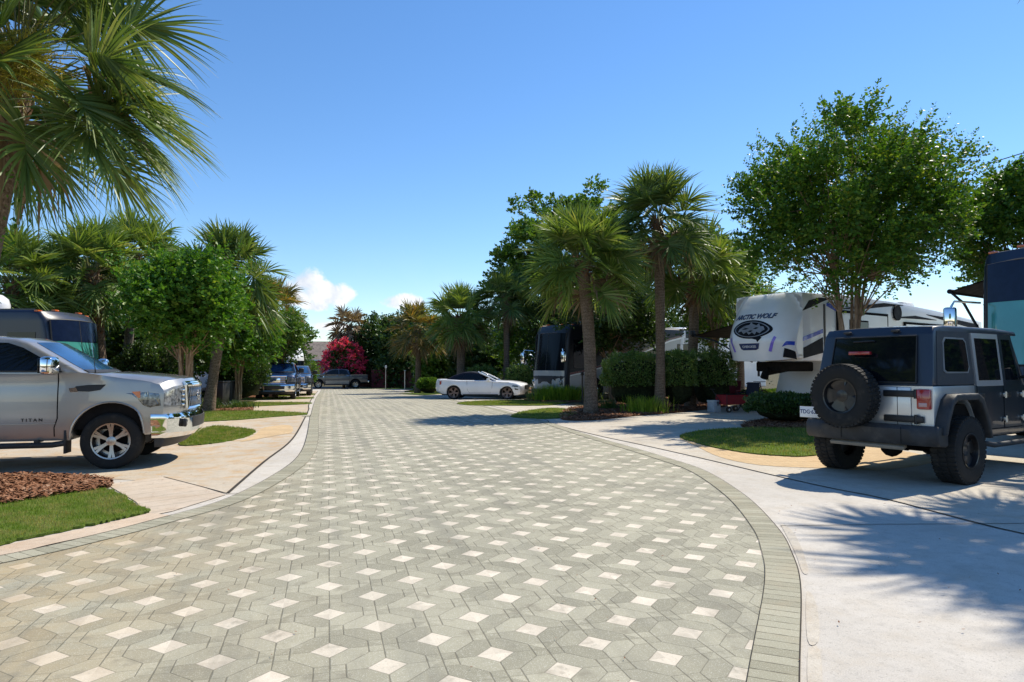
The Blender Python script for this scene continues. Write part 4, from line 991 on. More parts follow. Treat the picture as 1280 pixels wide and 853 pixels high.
def wheel(parent, x, y, r, w, rim_r, spokes=6, side=1, rim_m=None, spoke_w=.07, twin=True, knob=0, hub=.09, offset=.0, steel=False):
    """tyre mesh + child rim, outer face towards side*y"""
    rim_m = rim_m or BRUSHED
    bm = bmesh.new(); sd_ = side; h = w / 2; sw = .09 * r
    prof = [(rim_r * .98, -h * .82), (rim_r + .01, -h * .92), (r * .86, -h), (r * .95, -h * .93), (r, -h * .74), (r, -h * .3), (r * .985, -h * .27), (r * .985, -h * .2), (r, -h * .17), (r, h * .17), (r * .985, h * .2), (r * .985, h * .27), (r, h * .3), (r, h * .74), (r * .95, h * .93), (r * .86, h), (rim_r + .01, h * .92), (rim_r * .98, h * .82)]
    add_lathe(bm, prof, 56, 'y')
    if knob:
        for k in range(knob):
            a = 2 * PI * k / knob
            for s, o in ((-1, 0), (1, .5), (0, .25)):
                aa = a + o * 2 * PI / knob
                add_box(bm, (math.cos(aa) * (r - .008), s * h * .66, math.sin(aa) * (r - .008)), (.032, h * (.58 if s else .56), 2 * PI * r / knob * .72), (0, -aa, 0), bev=.005)
    ty = bm_obj('wheel', bm, RUBBER, parent, sharp=40); ty.location = (x, y, r)
    ty.rotation_euler = (0, random.uniform(0, 1.2), 0)
    bm = bmesh.new(); f = sd_ * h
    o = f * (.80 - offset)
    # barrel + lip
    add_lathe(bm, [(rim_r * 1.0, f * .90), (rim_r * 1.02, f * .96), (rim_r * .95, f * .93), (rim_r * .90, f * .6), (rim_r * .86, -f * .3), (rim_r * .3, -f * .35), (.0001, -f * .35)], 48, 'y')
    if steel:
        add_lathe(bm, [(rim_r * .92, o * .55), (rim_r * .6, o * .8), (rim_r * .4, o * .6), (.0001, o * .65)], 36, 'y')
    else:
        for k in range(spokes):
            a = 2 * PI * k / spokes
            for t in ((-1, 1) if twin else (0,)):
                da = t * spoke_w * .9
                p = [Vector((math.cos(a + da * q) * rr_, 0, math.sin(a + da * q) * rr_)) for rr_, q in ((hub * .6, .4), (rim_r * .55, 1.0), (rim_r * .94, 1.7 if twin else 1))]
                ws = (spoke_w * .34, spoke_w * .30, spoke_w * .36) if twin else (spoke_w * .7, spoke_w * .55, spoke_w * .75)
                ys_ = (o * .92, o * .96, o * 1.08)
                prev = None
                for i, q in enumerate(p):
                    tn = (p[min(2, i + 1)] - p[max(0, i - 1)]).normalized(); n_ = Vector((-tn.z, 0, tn.x)) * ws[i]
                    ring = [bm.verts.new(q + n_ * 1.0 + Vector((0, ys_[i] - f * .16, 0))), bm.verts.new(q + n_ * .75 + Vector((0, ys_[i], 0))), bm.verts.new(q - n_ * .75 + Vector((0, ys_[i], 0))), bm.verts.new(q - n_ * 1.0 + Vector((0, ys_[i] - f * .16, 0)))]
                    if prev:
                        for j in range(3): bm.faces.new((prev[j], prev[j + 1], ring[j + 1], ring[j]))
                    prev = ring
        add_lathe(bm, [(hub, o * .7), (hub * .95, o * .98), (hub * .45, o * 1.06), (.0001, o * 1.06)], 24, 'y')
    rm = bm_obj('rim', bm, rim_m, ty, sharp=30)
    bm = bmesh.new(); add_lathe(bm, [(rim_r * .7, -f * .30), (rim_r * .7, -f * .1), (.0001, -f * .1)], 28, 'y')
    bm_obj('brake_disc', bm, UNDER, ty, sharp=30)
    return ty
def part(name, bm, m, parent, **k): return bm_obj(name, bm, m, parent, **k)
def tube_part(name, pts, r, m, parent, n=8, **k):
    bm = bmesh.new(); add_tube(bm, pts, r, n, **k); return bm_obj(name, bm, m, parent, sharp=50)
def box_part(name, c, s, m, parent, bev=.01, rot=None, **k):
    bm = bmesh.new(); add_box(bm, c, s, rot, bev, **k); return bm_obj(name, bm, m, parent, sharp=40)
def side_panel(name, poly, y, thick, m, parent, deform, sides=(1, -1), bev=0, mat_off=.006):
    for s in sides:
        b = prism_bm(poly, s * (y + mat_off), s * (y + mat_off - thick), bev=bev, deform=deform, gx=.15, gz_=.12, gy=None)
        bm_obj(name, b, m, parent, sharp=35)
def inset(poly, d):
    c = Vector((sum(p[0] for p in poly) / len(poly), sum(p[1] for p in poly) / len(poly))); out = []
    for p in poly:
        v = Vector(p) - c; L = v.length; v *= max(0, (L - d)) / L; out.append(tuple(c + v))
    return out

# ---------------------------------------------------------------- full-size pickups
def pickup(label, x, y, rz, paint, sc=1.0, z=0, style='chrome', lower=None, group=None, two_tone=False, cat='pickup truck', detail=True):
    T = thing('pickup_truck', label, cat, (x, y, z), rz, group); T.scale = (sc,) * 3
    HW = 1.0; WB = 3.62
    def df(px_, py_, pz_):
        v = abs(py_) / HW; s = 1 if py_ >= 0 else -1
        xx, yy, zz = px_, py_, pz_
        if pz_ > 1.40:                                                   # tumblehome of the cab
            k = min(1, (pz_ - 1.40) / .55); yy = py_ * (1 - .20 * k - .04 * k * k)
            if pz_ > 1.6 and px_ > -3.3: zz += .035 * (1 - v * v) * k
        else:
            yy = py_ * (1 - .055 * max(0, (.85 - pz_) / .45) ** 2 - .03 * max(0, (pz_ - 1.0) / .4) ** 2)
        if px_ > .35: xx -= .26 * v ** 3 * min(1, (px_ - .35) / .5); 
        if px_ > -.3 and pz_ > 1.15: zz += .035 * (1 - v ** 2) + .018 * max(0, 1 - abs(v - .62) / .14) - .05 * max(0, v - .85) / .15 * min(1, (px_ + .3) / .5)
        if -1.6 < px_ < .05 and pz_ > 1.40: xx += .16 * (1 - v * v) * (1 if px_ > -1.25 else .6)
        return (xx, yy, zz)
    # lower body, hood and bed with real wheel openings
    prof = ([(.70, .50), (.90, .58), (.955, .80), (.965, .86), (.965, 1.20), (.90, 1.30), (.72, 1.335), (.3, 1.375), (-.1, 1.405), (-.42, 1.43), (-1.0, 1.41),
             (-3.12, 1.40), (-3.13, 1.42), (-4.80, 1.42), (-4.86, 1.38), (-4.86, .72), (-4.80, .60), (-4.3, .56)]
            + arc(-WB, .43, .53, 15, 165, 14)[0:0] + [(-WB - .53, .52)] + arc(-WB, .45, .53, 175, 5, 14)[::1] + [(-WB + .54, .44), (-.545, .44)] + arc(0, .45, .535, 178, 8, 16) + [(.55, .5)])
    b = prism_bm(prof, -HW, HW, bev=.035, segs=3, deform=df, gx=.14, gz_=.11, gy=.14)
    part('body', b, paint, T, sharp=32)
    # cab shell
    cab = [(-.40, 1.425), (-.62, 1.55), (-1.18, 1.87), (-1.34, 1.925), (-1.7, 1.955), (-2.5, 1.945), (-2.85, 1.90), (-2.96, 1.80), (-3.10, 1.41), (-1.0, 1.40)]
    b = prism_bm(cab, -HW * .985, HW * .985, bev=.03, segs=2, deform=df, gx=.12, gz_=.08, gy=.14)
    part('cab', b, paint, T, sharp=40)
    # chassis, arches' inner, bed inner
    bm = bmesh.new(); add_box(bm, (-1.95, 0, .62), (5.4, 1.36, .28)); add_box(bm, (0, 0, .80), (1.15, 1.86, .42)); add_box(bm, (-WB, 0, .80), (1.15, 1.86, .42)); add_tube(bm, [(0, -.8, .42), (0, .8, .42)], .06, 8); add_tube(bm, [(-WB, -.8, .42), (-WB, .8, .42)], .08, 8)
    part('chassis', bm, UNDER, T)
    # glass
    def off(p): return p
    side_panel('side_window', [(-1.02, 1.455), (-.70, 1.475), (-.88, 1.60), (-1.22, 1.795), (-1.42, 1.865), (-1.94, 1.885), (-1.96, 1.455)], HW * .985, .03, GLASS, T, df)
    side_panel('side_window', [(-2.04, 1.455), (-2.03, 1.885), (-2.60, 1.865), (-2.74, 1.80), (-2.93, 1.455)], HW * .985, .03, GLASS, T, df)
    for s in (1, -1): tube_part('window_trim', [df(px_, s * (HW * .985 + .014), 1.445) for px_ in np.linspace(-.66, -2.96, 12)], .010, BLACKP, T, 5)
    b = sheet_bm(lambda u, v: (-.47 + (-1.17 + .47) * u, (v - .5) * 2 * HW * (.84 - .04 * u), 1.462 + (1.86 - 1.462) * u), 8, 14, .008, .02, df, flip=True)
    ws = part('windshield', b, GLASSB, T)
    b = sheet_bm(lambda u, v: (-.40 - .07 * u, (v - .5) * 2 * HW * .84, 1.425 + .04 * u), 2, 14, .012, .02, df, flip=True); part('cowl', b, BLACKP, T)
    for s in (.55, -.1):
        tube_part('wiper', [(-.36, s, 1.485), (-.42, s - .12, 1.50), (-.50, s - .52, 1.515)], .010, BLACKP, T, 5)
    # door seams, handles, crease
    for xs_, z0, z1 in ((-.70, .50, 1.42), (-2.00, .48, 1.42), (-3.02, .60, 1.42)):
        for s in (1, -1):
            tube_part('door_seam', [df(xs_ - (.04 if zz < .7 else 0), s * (HW + .0005), zz) for zz in np.linspace(z0, z1, 8)], .008, SEAM, T, 4)
    for s in (1, -1):
        for hx in (-1.82, -2.88):
            bm = bmesh.new(); add_tube(bm, [df(hx - .12, s * (HW + .0), 1.27), df(hx - .10, s * (HW + .045), 1.275), df(hx + .10, s * (HW + .045), 1.275), df(hx + .12, s * (HW + .0), 1.27)], .017, 6)
            part('door_handle', bm, CHROME, T)
        # sill and step
        tube_part('side_step', [(-.62, s * .95, .40), (-.75, s * 1.02, .385), (-2.95, s * 1.02, .385), (-3.05, s * .95, .40)], .042, DKMETAL if style != 'chrome' else GREYP, T, 8)
        for qx in (-.95, -1.9, -2.85): box_part('step_bracket', (qx, s * .93, .44), (.06, .2, .04), BLACKP, T, .005)
        tube_part('body_crease', [df(px_, s * (HW + .001), .69) for px_ in np.linspace(-.72, -3.0, 10)], .007, paint, T, 5)
        # mud flap
        box_part('mud_flap', (-.60, s * .87, .42), (.03, .24, .34), BLACKP, T, .005)
        # arch lip
        tube_part('arch_trim', [df(a, s * (HW + .002), b_) for a, b_ in arc(0, .45, .545, 178, 8, 18)], .014, paint if style == 'chrome' else BLACKP, T, 6)
        tube_part('arch_trim', [df(a, s * (HW + .002), b_) for a, b_ in arc(-WB, .45, .54, 178, 2, 18)], .014, paint if style == 'chrome' else BLACKP, T, 6)
        # mirror
        root = tube_part('mirror', [(-.74, s * .93, 1.50), (-.70, s * 1.10, 1.50)], .045, BLACKP, T, 8)
        bm = bmesh.new(); add_box(bm, (-.74, s * 1.22, 1.53), (.17, .27, .26), (0, 0, s * .12), .05); bm_obj('mirror_cap', bm, CHROME if style == 'chrome' else BLACKP, root, sharp=50)
        bm = bmesh.new(); add_box(bm, (-.835, s * 1.21, 1.53), (.02, .22, .21), (0, 0, s * .12), .008); bm_obj('mirror_glass', bm, GLASS, root, sharp=50)
        # fender vent
        side_panel('fender_vent', [(-.52, 1.16), (-.47, 1.23), (-.08, 1.275), (-.15, 1.19), (-.30, 1.15)], HW, .02, BLACKP, T, df, sides=(s,), mat_off=.010)
        side_panel('vent_trim', [(-.54, 1.145), (-.56, 1.20), (-.47, 1.215), (-.44, 1.15)], HW, .02, CHROME, T, df, sides=(s,), mat_off=.014)
        # headlights
        hl = [(.19, 1.17), (.55, 1.185), (.90, 1.165), (.93, .93), (.72, .905), (.52, .94), (.36, 1.03)]
        bq = prism_bm(hl, s * (HW + .006), s * (HW - .05), deform=df, gx=.08, gz_=.08, gy=None); L = part('headlight', bq, LAMPD, T)
        bq = prism_bm([(.27, 1.145), (.42, 1.15), (.44, 1.05), (.36, 1.055)], s * (HW + .012), s * (HW - .01), deform=df, gx=.08, gz_=.08, gy=None); part('turn_signal', bq, AMBER, L)
        bq = prism_bm([(.52, .965), (.50, 1.02), (.86, 1.03), (.90, .955), (.72, .93)], s * (HW + .012), s * (HW - .01), deform=df, gx=.08, gz_=.08, gy=None); part('reflector', bq, LENS, L)
        bq = prism_bm(arc(.62, 1.10, .055, 0, 330, 12), s * (HW + .016), s * (HW - .01), deform=df, gx=.08, gz_=.08, gy=None); part('projector', bq, LENS, L)
        # front-facing lamp face wrapping to the grille
        b = sheet_bm(lambda u, v: (.966, s * (.60 + .395 * u), .925 + .03 * (1 - u) * 0 + (.245 - .0 * u) * v), 6, 4, .008, .02, df, flip=(s < 0)); part('front_lens', b, LENS, L)
        # tail lamp
        box_part('tail_light', (-4.84, s * .90, 1.15), (.08, .16, .42), REDL, T, .02)
    # grille, following the bow of the nose
    nb = lambda p: (p[0] - .26 * (abs(p[1]) / HW) ** 3, p[1], p[2])
    b = sheet_bm(lambda u, v: (.985 + .0 * v, -.57 + 1.14 * u, .875 + .35 * v), 12, 3, 0, .06, lambda *p: nb(p), flip=False); gr = part('grille', b, BLACKP, T)
    bm = bmesh.new()
    def ybar(z_, y0_, y1_, r_, x_=1.0, n_=13, k_=5): add_tube(bm, [nb((x_, q, z_)) for q in np.linspace(y0_, y1_, n_)], r_, k_)
    ybar(1.232, -.60, .60, .034, .985, 13, 8); ybar(1.262, -.60, .60, .030, .962, 13, 8); ybar(.868, -.56, .56, .020)
    for s in (1, -1): add_tube(bm, [nb((.985, s * .60, 1.235)), nb((.995, s * .565, .87))], .034, 8)
    mesh_bm = None
    if style == 'chrome':
        mesh_bm = bmesh.new(); keep = bm; bm = mesh_bm
        for i in range(15):
            yy = -.525 + i * .075
            add_tube(bm, [nb((1.0, yy - .045, .88)), nb((1.0, yy + .045, 1.21))], .0085, 4)
            add_tube(bm, [nb((1.0, yy + .045, .88)), nb((1.0, yy - .045, 1.21))], .0085, 4)
        for i in range(6): add_tube(bm, [nb((1.0, q, .905 + i * .055)) for q in np.linspace(-.54, .54, 9)], .006, 4)
        bm = keep
        for s in (1, -1):
            for i in range(4): add_box(bm, nb((.985, s * .655, .93 + i * .075)), (.035, .05, .035), (0, 0, -s * .3), .008)
    else:
        for i in range(3): ybar(.95 + i * .10, -.52, .52, .016)
        add_box(bm, (.985, 0, 1.04), (.05, .56, .24), None, .01)
        for i in range(2): add_box(bm, nb((.99, (-1) ** i * .56, 1.06)), (.04, .05, .32), None, .01)
    part('grille_trim', bm, CHROME, gr)
    if mesh_bm: part('grille_mesh', mesh_bm, SMOKED, gr)
    bm = bmesh.new()
    if style == 'chrome':
        add_lathe(bm, [(.085, 1.0), (.085, 1.03), (.062, 1.03), (.062, 1.0)], 24, 'x', (0, 0, 1.05), closed=True); add_box(bm, (1.02, 0, 1.05), (.02, .2, .035), None, .005)
    else:
        add_lathe(bm, [(.10, 1.015), (.085, 1.035), (.0001, 1.04)], 20, 'x', (0, 0, 1.05))
        for v in bm.verts: v.co.z = 1.05 + (v.co.z - 1.05) * .5
    part('emblem', bm, CHROME if style == 'chrome' else mat('emblem_blue', (.02, .05, .25), .3), gr)
    # bumper (chrome), fog lamps, air opening, lower valance
    def bp(px_, py_, pz_):
        v = abs(py_) / HW; return (px_ - .30 * v ** 3 * min(1, max(0, (px_ - .5) / .5)), py_ * (.985 + .02 * (pz_ > .7)), pz_)
    b = prism_bm([(.60, .44), (.99, .44), (1.06, .51), (1.06, .75), (1.035, .805), (.70, .81), (.56, .81), (.56, .62)], -HW * 1.0, HW * 1.0, bev=.02, deform=bp, gx=.2, gz_=.08, gy=.1)
    bu = part('bumper', b, CHROME, T, sharp=40)
    b = prism_bm([(1.02, .555), (1.066, .565), (1.068, .735), (1.02, .745)], -.50, .50, bev=.01, deform=bp, gx=None, gz_=None, gy=.1); part('air_intake', b, BLACKP, bu)
    for s in (1, -1):
        box_part('fog_light_frame', bp(1.052, s * .72, .655), (.05, .19, .13), BLACKP, bu, .02, rot=(0, 0, s * -.38))
        bm = bmesh.new(); add_lathe(bm, [(.045, 0), (.045, .012), (.0001, .018)], 16, 'x'); 
        for v in bm.verts: v.co = Vector(bp(1.075, s * .70, .655)) + v.co
        part('fog_light', bm, LENS, bu)
    b = prism_bm([(.62, .30), (.80, .30), (.96, .45), (.62, .46)], -HW * .93, HW * .93, bev=.02, deform=bp, gx=None, gz_=None, gy=.1); part('valance', b, GREYP, T)
    box_part('rear_bumper', (-4.93, 0, .66), (.16, 1.86, .22), CHROME, T, .03)
    # antenna
    tube_part('antenna', [(-.28, -.78, 1.42), (-.29, -.79, 1.52), (-.34, -.79, 2.02)], [.012, .005, .003], BLACKP, T, 6)
    rm = BRUSHED
    for s in (1, -1):
        for wx in (0, -WB):
            wheel(T, wx, s * .86, .415, .27, .262, 6, s, rm, spoke_w=.075, twin=(style == 'chrome'), hub=.07)
    if two_tone:
        side_panel('lower_trim', [(-.70, .46), (-.70, .78), (-2.98, .78), (-2.98, .46)], HW, .015, lower, T, df, mat_off=.004)
    return T, df, HW

# silver pickup, near left (front axle near-side contact traced to the ground)
wx, wy = at(141, 585.5)
T, df, HW = pickup('silver full size pickup with chrome mesh grille parked on the left driveway', wx, wy + .86, 0.0, P_SILVER)
Mt = Matrix(((1, 0, 0, -1.02), (0, 0, -1, -HW - .004), (0, 1, 0, .745), (0, 0, 0, 1)))
text_obj('lettering', 'T I T A N', .062, BLACKP, T, Mt, ext=.002, bold=.0015, xs=1.1, warp=df)

# ---------------------------------------------------------------- offroader (near right)
def offroader(label, cx, cy, rz):
    T = thing('offroad_car', label, 'offroad car', (cx, cy, 0), rz)      # origin under the rear axle, x forward
    R_ = .435; HW = .80
    def df(x_, y_, z_):
        k = max(0, (z_ - 1.26) / .78); v = abs(y_) / HW
        return (x_ + (.16 * k if x_ < 0 else 0) * (1 - 0) - 0, y_ * (1 - .085 * k), z_ + .02 * (1 - v * v) * (k > .9))
    # tub, doors, hood
    tub = ([(-.58, .62), (-.60, .70), (-.60, 1.27)] + [(3.05, 1.27), (3.10, 1.22), (3.10, .80), (2.95, .75)] + [(2.46, .80)] + [(.56, .58)] + arc(0, .60, .56, 8, 172, 14) + [(-.565, .60)])
    tub = [(-.58, .62), (-.60, .70), (-.60, 1.265), (.52, 1.265)] + [(.52, .60)] + arc(0, .58, .55, 10, 170, 14)
    b = prism_bm(tub, -HW, HW, bev=.02, deform=df, gx=.2, gz_=.12, gy=.2); part('tub', b, P_JSILV, T)
    fr = [(.525, .56), (.525, 1.265), (2.02, 1.265), (3.05, 1.20), (3.10, 1.10), (3.10, .72), (2.52, .72)] + arc(2.95, .58, .56, 170, 90, 8)[0:0] + [(2.40, .56)]
    b = prism_bm(fr, -HW, HW, bev=.02, deform=df, gx=.2, gz_=.12, gy=.2); part('body', b, P_SLATE, T)
    # hardtop: rear part + roof
    top = [(-.60, 1.27), (-.60, 1.95), (-.55, 2.03), (-.3, 2.055), (1.35, 2.06), (2.02, 2.03), (2.06, 1.97), (1.45, 1.96), (.57, 1.95), (.55, 1.27)]
    b = prism_bm(top, -HW * .995, HW * .995, bev=.03, segs=3, deform=df, gx=.2, gz_=.12, gy=.2); part('hardtop', b, P_HARD, T)
    # windshield frame
    for s in (1, -1): tube_part('windshield_pillar', [df(2.06, s * HW * .97, 1.26), df(1.78, s * HW * .95, 1.98)], .045, P_SLATE, T, 8)
    b = sheet_bm(lambda u, v: (2.05 - .27 * u, (v - .5) * 1.40, 1.30 + .64 * u), 2, 4, .0, .02, None); part('windshield', b, GLASS, T)
    # quarter skin (grey) and its window, side windows, doors
    side_panel('quarter_panel', [(-.50, 1.285), (-.50, 1.98), (.50, 1.98), (.52, 1.285)], HW * .995, .02, mat('top_side_grey', (.032, .036, .042), .6, dirt=.3), T, df, mat_off=.006)
    q = [(-.34, 1.46), (-.36, 1.84), (-.31, 1.90), (.34, 1.90), (.40, 1.85), (.42, 1.50), (.37, 1.43), (-.28, 1.43)]
    side_panel('side_window', q, HW * .995, .03, mat('window_frame_silver', (.30, .31, .32), .35, .5), T, df, mat_off=.012)
    side_panel('side_window', inset(q, .035), HW * .995, .03, GLASS, T, df, mat_off=.017)
    for a, e in ((.60, 1.36), (1.42, 1.93)):
        rake = .14 if e > 1.5 else 0
        fr_ = [(a, 1.28), (a + .0, 1.95), (e - rake, 1.95), (e + .03 * 0, 1.28)]
        side_panel('window_frame', [(a - .02, 1.25), (a - .02, 1.975), (e - rake + .02, 1.975), (e + .03, 1.25)], HW * .995, .03, P_JSILV if a < 1 else P_SLATE, T, df, mat_off=.010)
        side_panel('side_window', [(a + .05, 1.33), (a + .05, 1.905), (e - rake - .05, 1.905), (e - .05, 1.33)], HW * .995, .03, GLASS, T, df, mat_off=.015)
        for s in (1, -1):
            tube_part('door_seam', [df(a - .02, s * (HW + .001), z_) for z_ in np.linspace(.66, 1.26, 5)], .006, SEAM, T, 4)
            bm = bmesh.new(); add_box(bm, df(a + .10, s * (HW + .012), 1.12), (.16, .02, .07), None, .008); add_lathe(bm, [(.022, 0), (.022, .03), (.0001, .03)], 12, 'y', df(a + .10, s * (HW + .01), 1.12)); part('door_handle', bm, BLACKP, T)
            for hz in (1.12, .78):
                bm = bmesh.new(); add_box(bm, df(e + .05, s * (HW + .015), hz), (.13, .03, .055), None, .006); add_tube(bm, [df(e + .03, s * (HW + .03), hz - .045), df(e + .03, s * (HW + .03), hz + .045)], .014, 8); part('door_hinge', bm, BRUSHED, T)
    for s in (1, -1): tube_part('door_seam', [df(x_, s * (HW + .001), .655) for x_ in np.linspace(.58, 1.98, 6)], .006, SEAM, T, 4)
    # fenders
    for s in (1, -1):
        out_ = [(-.62, .66), (-.56, .86), (-.42, 1.10), (-.30, 1.165), (.30, 1.165), (.44, 1.10), (.60, .82), (.68, .56), (.62, .56), (.52, .80), (.38, 1.02), (.28, 1.08), (-.28, 1.08), (-.38, 1.02), (-.50, .82), (-.56, .66)]
        b = prism_bm(out_, s * (HW - .02), s * (HW + .15), bev=.018, segs=2); part('fender_flare', b, GREYP, T, sharp=45)
        b = prism_bm([(x_ + 2.95, z_) for x_, z_ in out_], s * (HW - .02), s * (HW + .15), bev=.018, segs=2); part('fender_flare', b, GREYP, T, sharp=45)
        tube_part('side_step', [(.62, s * .78, .50), (.75, s * .92, .46), (2.25, s * .92, .46), (2.38, s * .78, .50)], .035, GREYP, T, 8)
    # rear: tailgate lower w/ seam, swing gate, glass, hinges, lamps, plate, bumper
    xr = -.603
    bm = bmesh.new(); add_box(bm, (xr - .004, .10 - .10, 1.0), (.02, 1.06, .50), None, .012); tg = part('tailgate', bm, P_JSILV, T)
    bm = bmesh.new(); add_box(bm, (xr - .012, -.36 + .0, .98), (.012, .006, .54)); 
    add_box(bm, (xr - .012, .53, .98), (.012, .006, .54)); part('gate_seam', bm, SEAM, T)
    for hz in (1.165, .84):
        bm = bmesh.new(); add_box(bm, (xr - .028, -.44, hz), (.04, .50, .085), None, .012); add_tube(bm, [(xr - .035, -.60, hz - .06), (xr - .035, -.60, hz + .06)], .022, 8); part('gate_hinge', bm, BLACKP, T)
    # rear glass on the sloped top back
    b = sheet_bm(lambda u, v: (-.60, (v - .5) * 1.20, 1.315 + .60 * u), 3, 6, .010, .02, df, flip=False)
    part('rear_window', b, GLASS, T)
    tube_part('window_trim', [Vector(df(-.617, s1 * .60, z1)) for s1, z1 in ((-1, 1.31), (1, 1.31), (1, 1.92), (-1, 1.92), (-1, 1.31))], .012, BLACKP, T, 5)
    box_part('brake_light', (-.60, .14, 1.70), (.06, .30, .05), REDL, T, .01)
    tube_part('wiper', [df(-.625, .30, 1.86), df(-.635, .02, 1.865), df(-.635, -.02, 1.865)], .012, BLACKP, T, 6)
    for yy in (.42, -.30): box_part('glass_hinge', df(-.615, yy, 1.975), (.05, .10, .03), BLACKP, T, .006)
    for s in (1, -1):
        tl = box_part('tail_light', (xr - .025, s * .70, 1.10), (.075, .165, .26), REDL, T, .02)
        box_part('reverse_lamp', (xr - .062, s * .70, 1.03), (.012, .10, .05), mat('lens_pale', (.5, .3, .3), .2, coat=.6), tl, .003)
    # plate on a bracket left of the spare
    lp = box_part('licence_plate', (-.70, .85, .86), (.012, .305, .155), PLATEW, T, .004, rot=(0, 0, 0))
    Mp = Matrix(((0, 0, -1, -.707), (-1, 0, 0, .85), (0, 1, 0, .862), (0, 0, 0, 1)))
    text_obj('lettering', 'TDG\u00b7636', .082, INKB, lp, Mp, ext=.001, bold=.0015, xs=.92)
    box_part('plate_bracket', (-.665, .74, .86), (.06, .16, .10), BLACKP, T, .01)
    b = prism_bm([(-.60, .50), (-.78, .52), (-.82, .58), (-.82, .72), (-.78, .765), (-.55, .765), (-.55, .52)], -.90, .90, bev=.025, segs=3, deform=lambda x_, y_, z_: (x_ + .10 * max(0, abs(y_) - .62) / .28 * 1.0, y_, z_), gx=None, gz_=None, gy=.09)
    bu = part('bumper', b, GREYP, T, sharp=40)
    box_part('bumper_cover', (-.72, 0, .485), (.10, 1.0, .05), mat('dusty_steel', (.26, .22, .17), .7), bu, .01, rot=(0, -.4, 0))
    for yy in (.30, -.30): bm = bmesh.new(); add_box(bm, (-.822, yy - .2 * (yy < 0), .645), (.006, .004, .2)); part('bumper_seam', bm, SEAM, bu)
    b = prism_bm([(2.9, .58), (3.35, .60), (3.38, .75), (2.9, .76)], -.85, .85, bev=.02); part('front_bumper', b, GREYP, T)
    for s in (1, -1):
        bm = bmesh.new(); add_lathe(bm, [(.10, 3.10), (.10, 3.13), (.0001, 3.15)], 20, 'x', (0, s * .52, 1.02)); part('headlight', bm, LENS, T)
        bm = bmesh.new(); add_box(bm, (1.92, s * .98, 1.42), (.10, .22, .20), None, .03); add_tube(bm, [(1.95, s * .80, 1.36), (1.93, s * .9, 1.38)], .025, 6); part('mirror', bm, BLACKP, T)
    # spare wheel on the gate
    sp = wheel(T, 0, 0, R_ * .98, .26, .235, 5, 1, RIMBLK, spoke_w=.20, twin=False, knob=46, hub=.085, offset=.3)
    sp.location = (-.86, .22, 1.12); sp.rotation_euler = (0, 0, PI / 2); sp.name = 'spare_wheel'
    tube_part('spare_carrier', [(-.60, .22, 1.12), (-.80, .22, 1.12)], .09, BLACKP, T, 12)
    # chassis, exhaust, axle
    bm = bmesh.new(); add_box(bm, (1.2, 0, .58), (3.6, 1.15, .16)); add_box(bm, (0, 0, .80), (1.05, 1.50, .42)); add_box(bm, (2.95, 0, .85), (.9, 1.1, .4)); add_tube(bm, [(0, -.7, .42), (0, .7, .42)], .05, 8)
    bmesh.ops.create_icosphere(bm, subdivisions=2, radius=.15, matrix=Matrix.Translation((0, .05, .40)))
    add_tube(bm, [(-.35, -.35, .50), (-.35, .15, .50)], .10, 12); part('chassis', bm, UNDER, T)
    for s in (1, -1):
        for wx_ in (0, 2.95): wheel(T, wx_, s * .81, R_, .31, .225, 5, s, RIMBLK, spoke_w=.16, twin=False, knob=44, hub=.08, offset=.25)
    return T
p1 = Vector(at(1048, 585)); p2 = Vector(at(1203, 605)); c = (p1 + p2) / 2
ax = (p1 - p2).normalized()                     # from near to far rear wheel: the car's left
offroader('lifted grey four-door offroader with black hardtop and rear spare wheel', c.x, c.y, math.atan2(-ax.x, ax.y) )

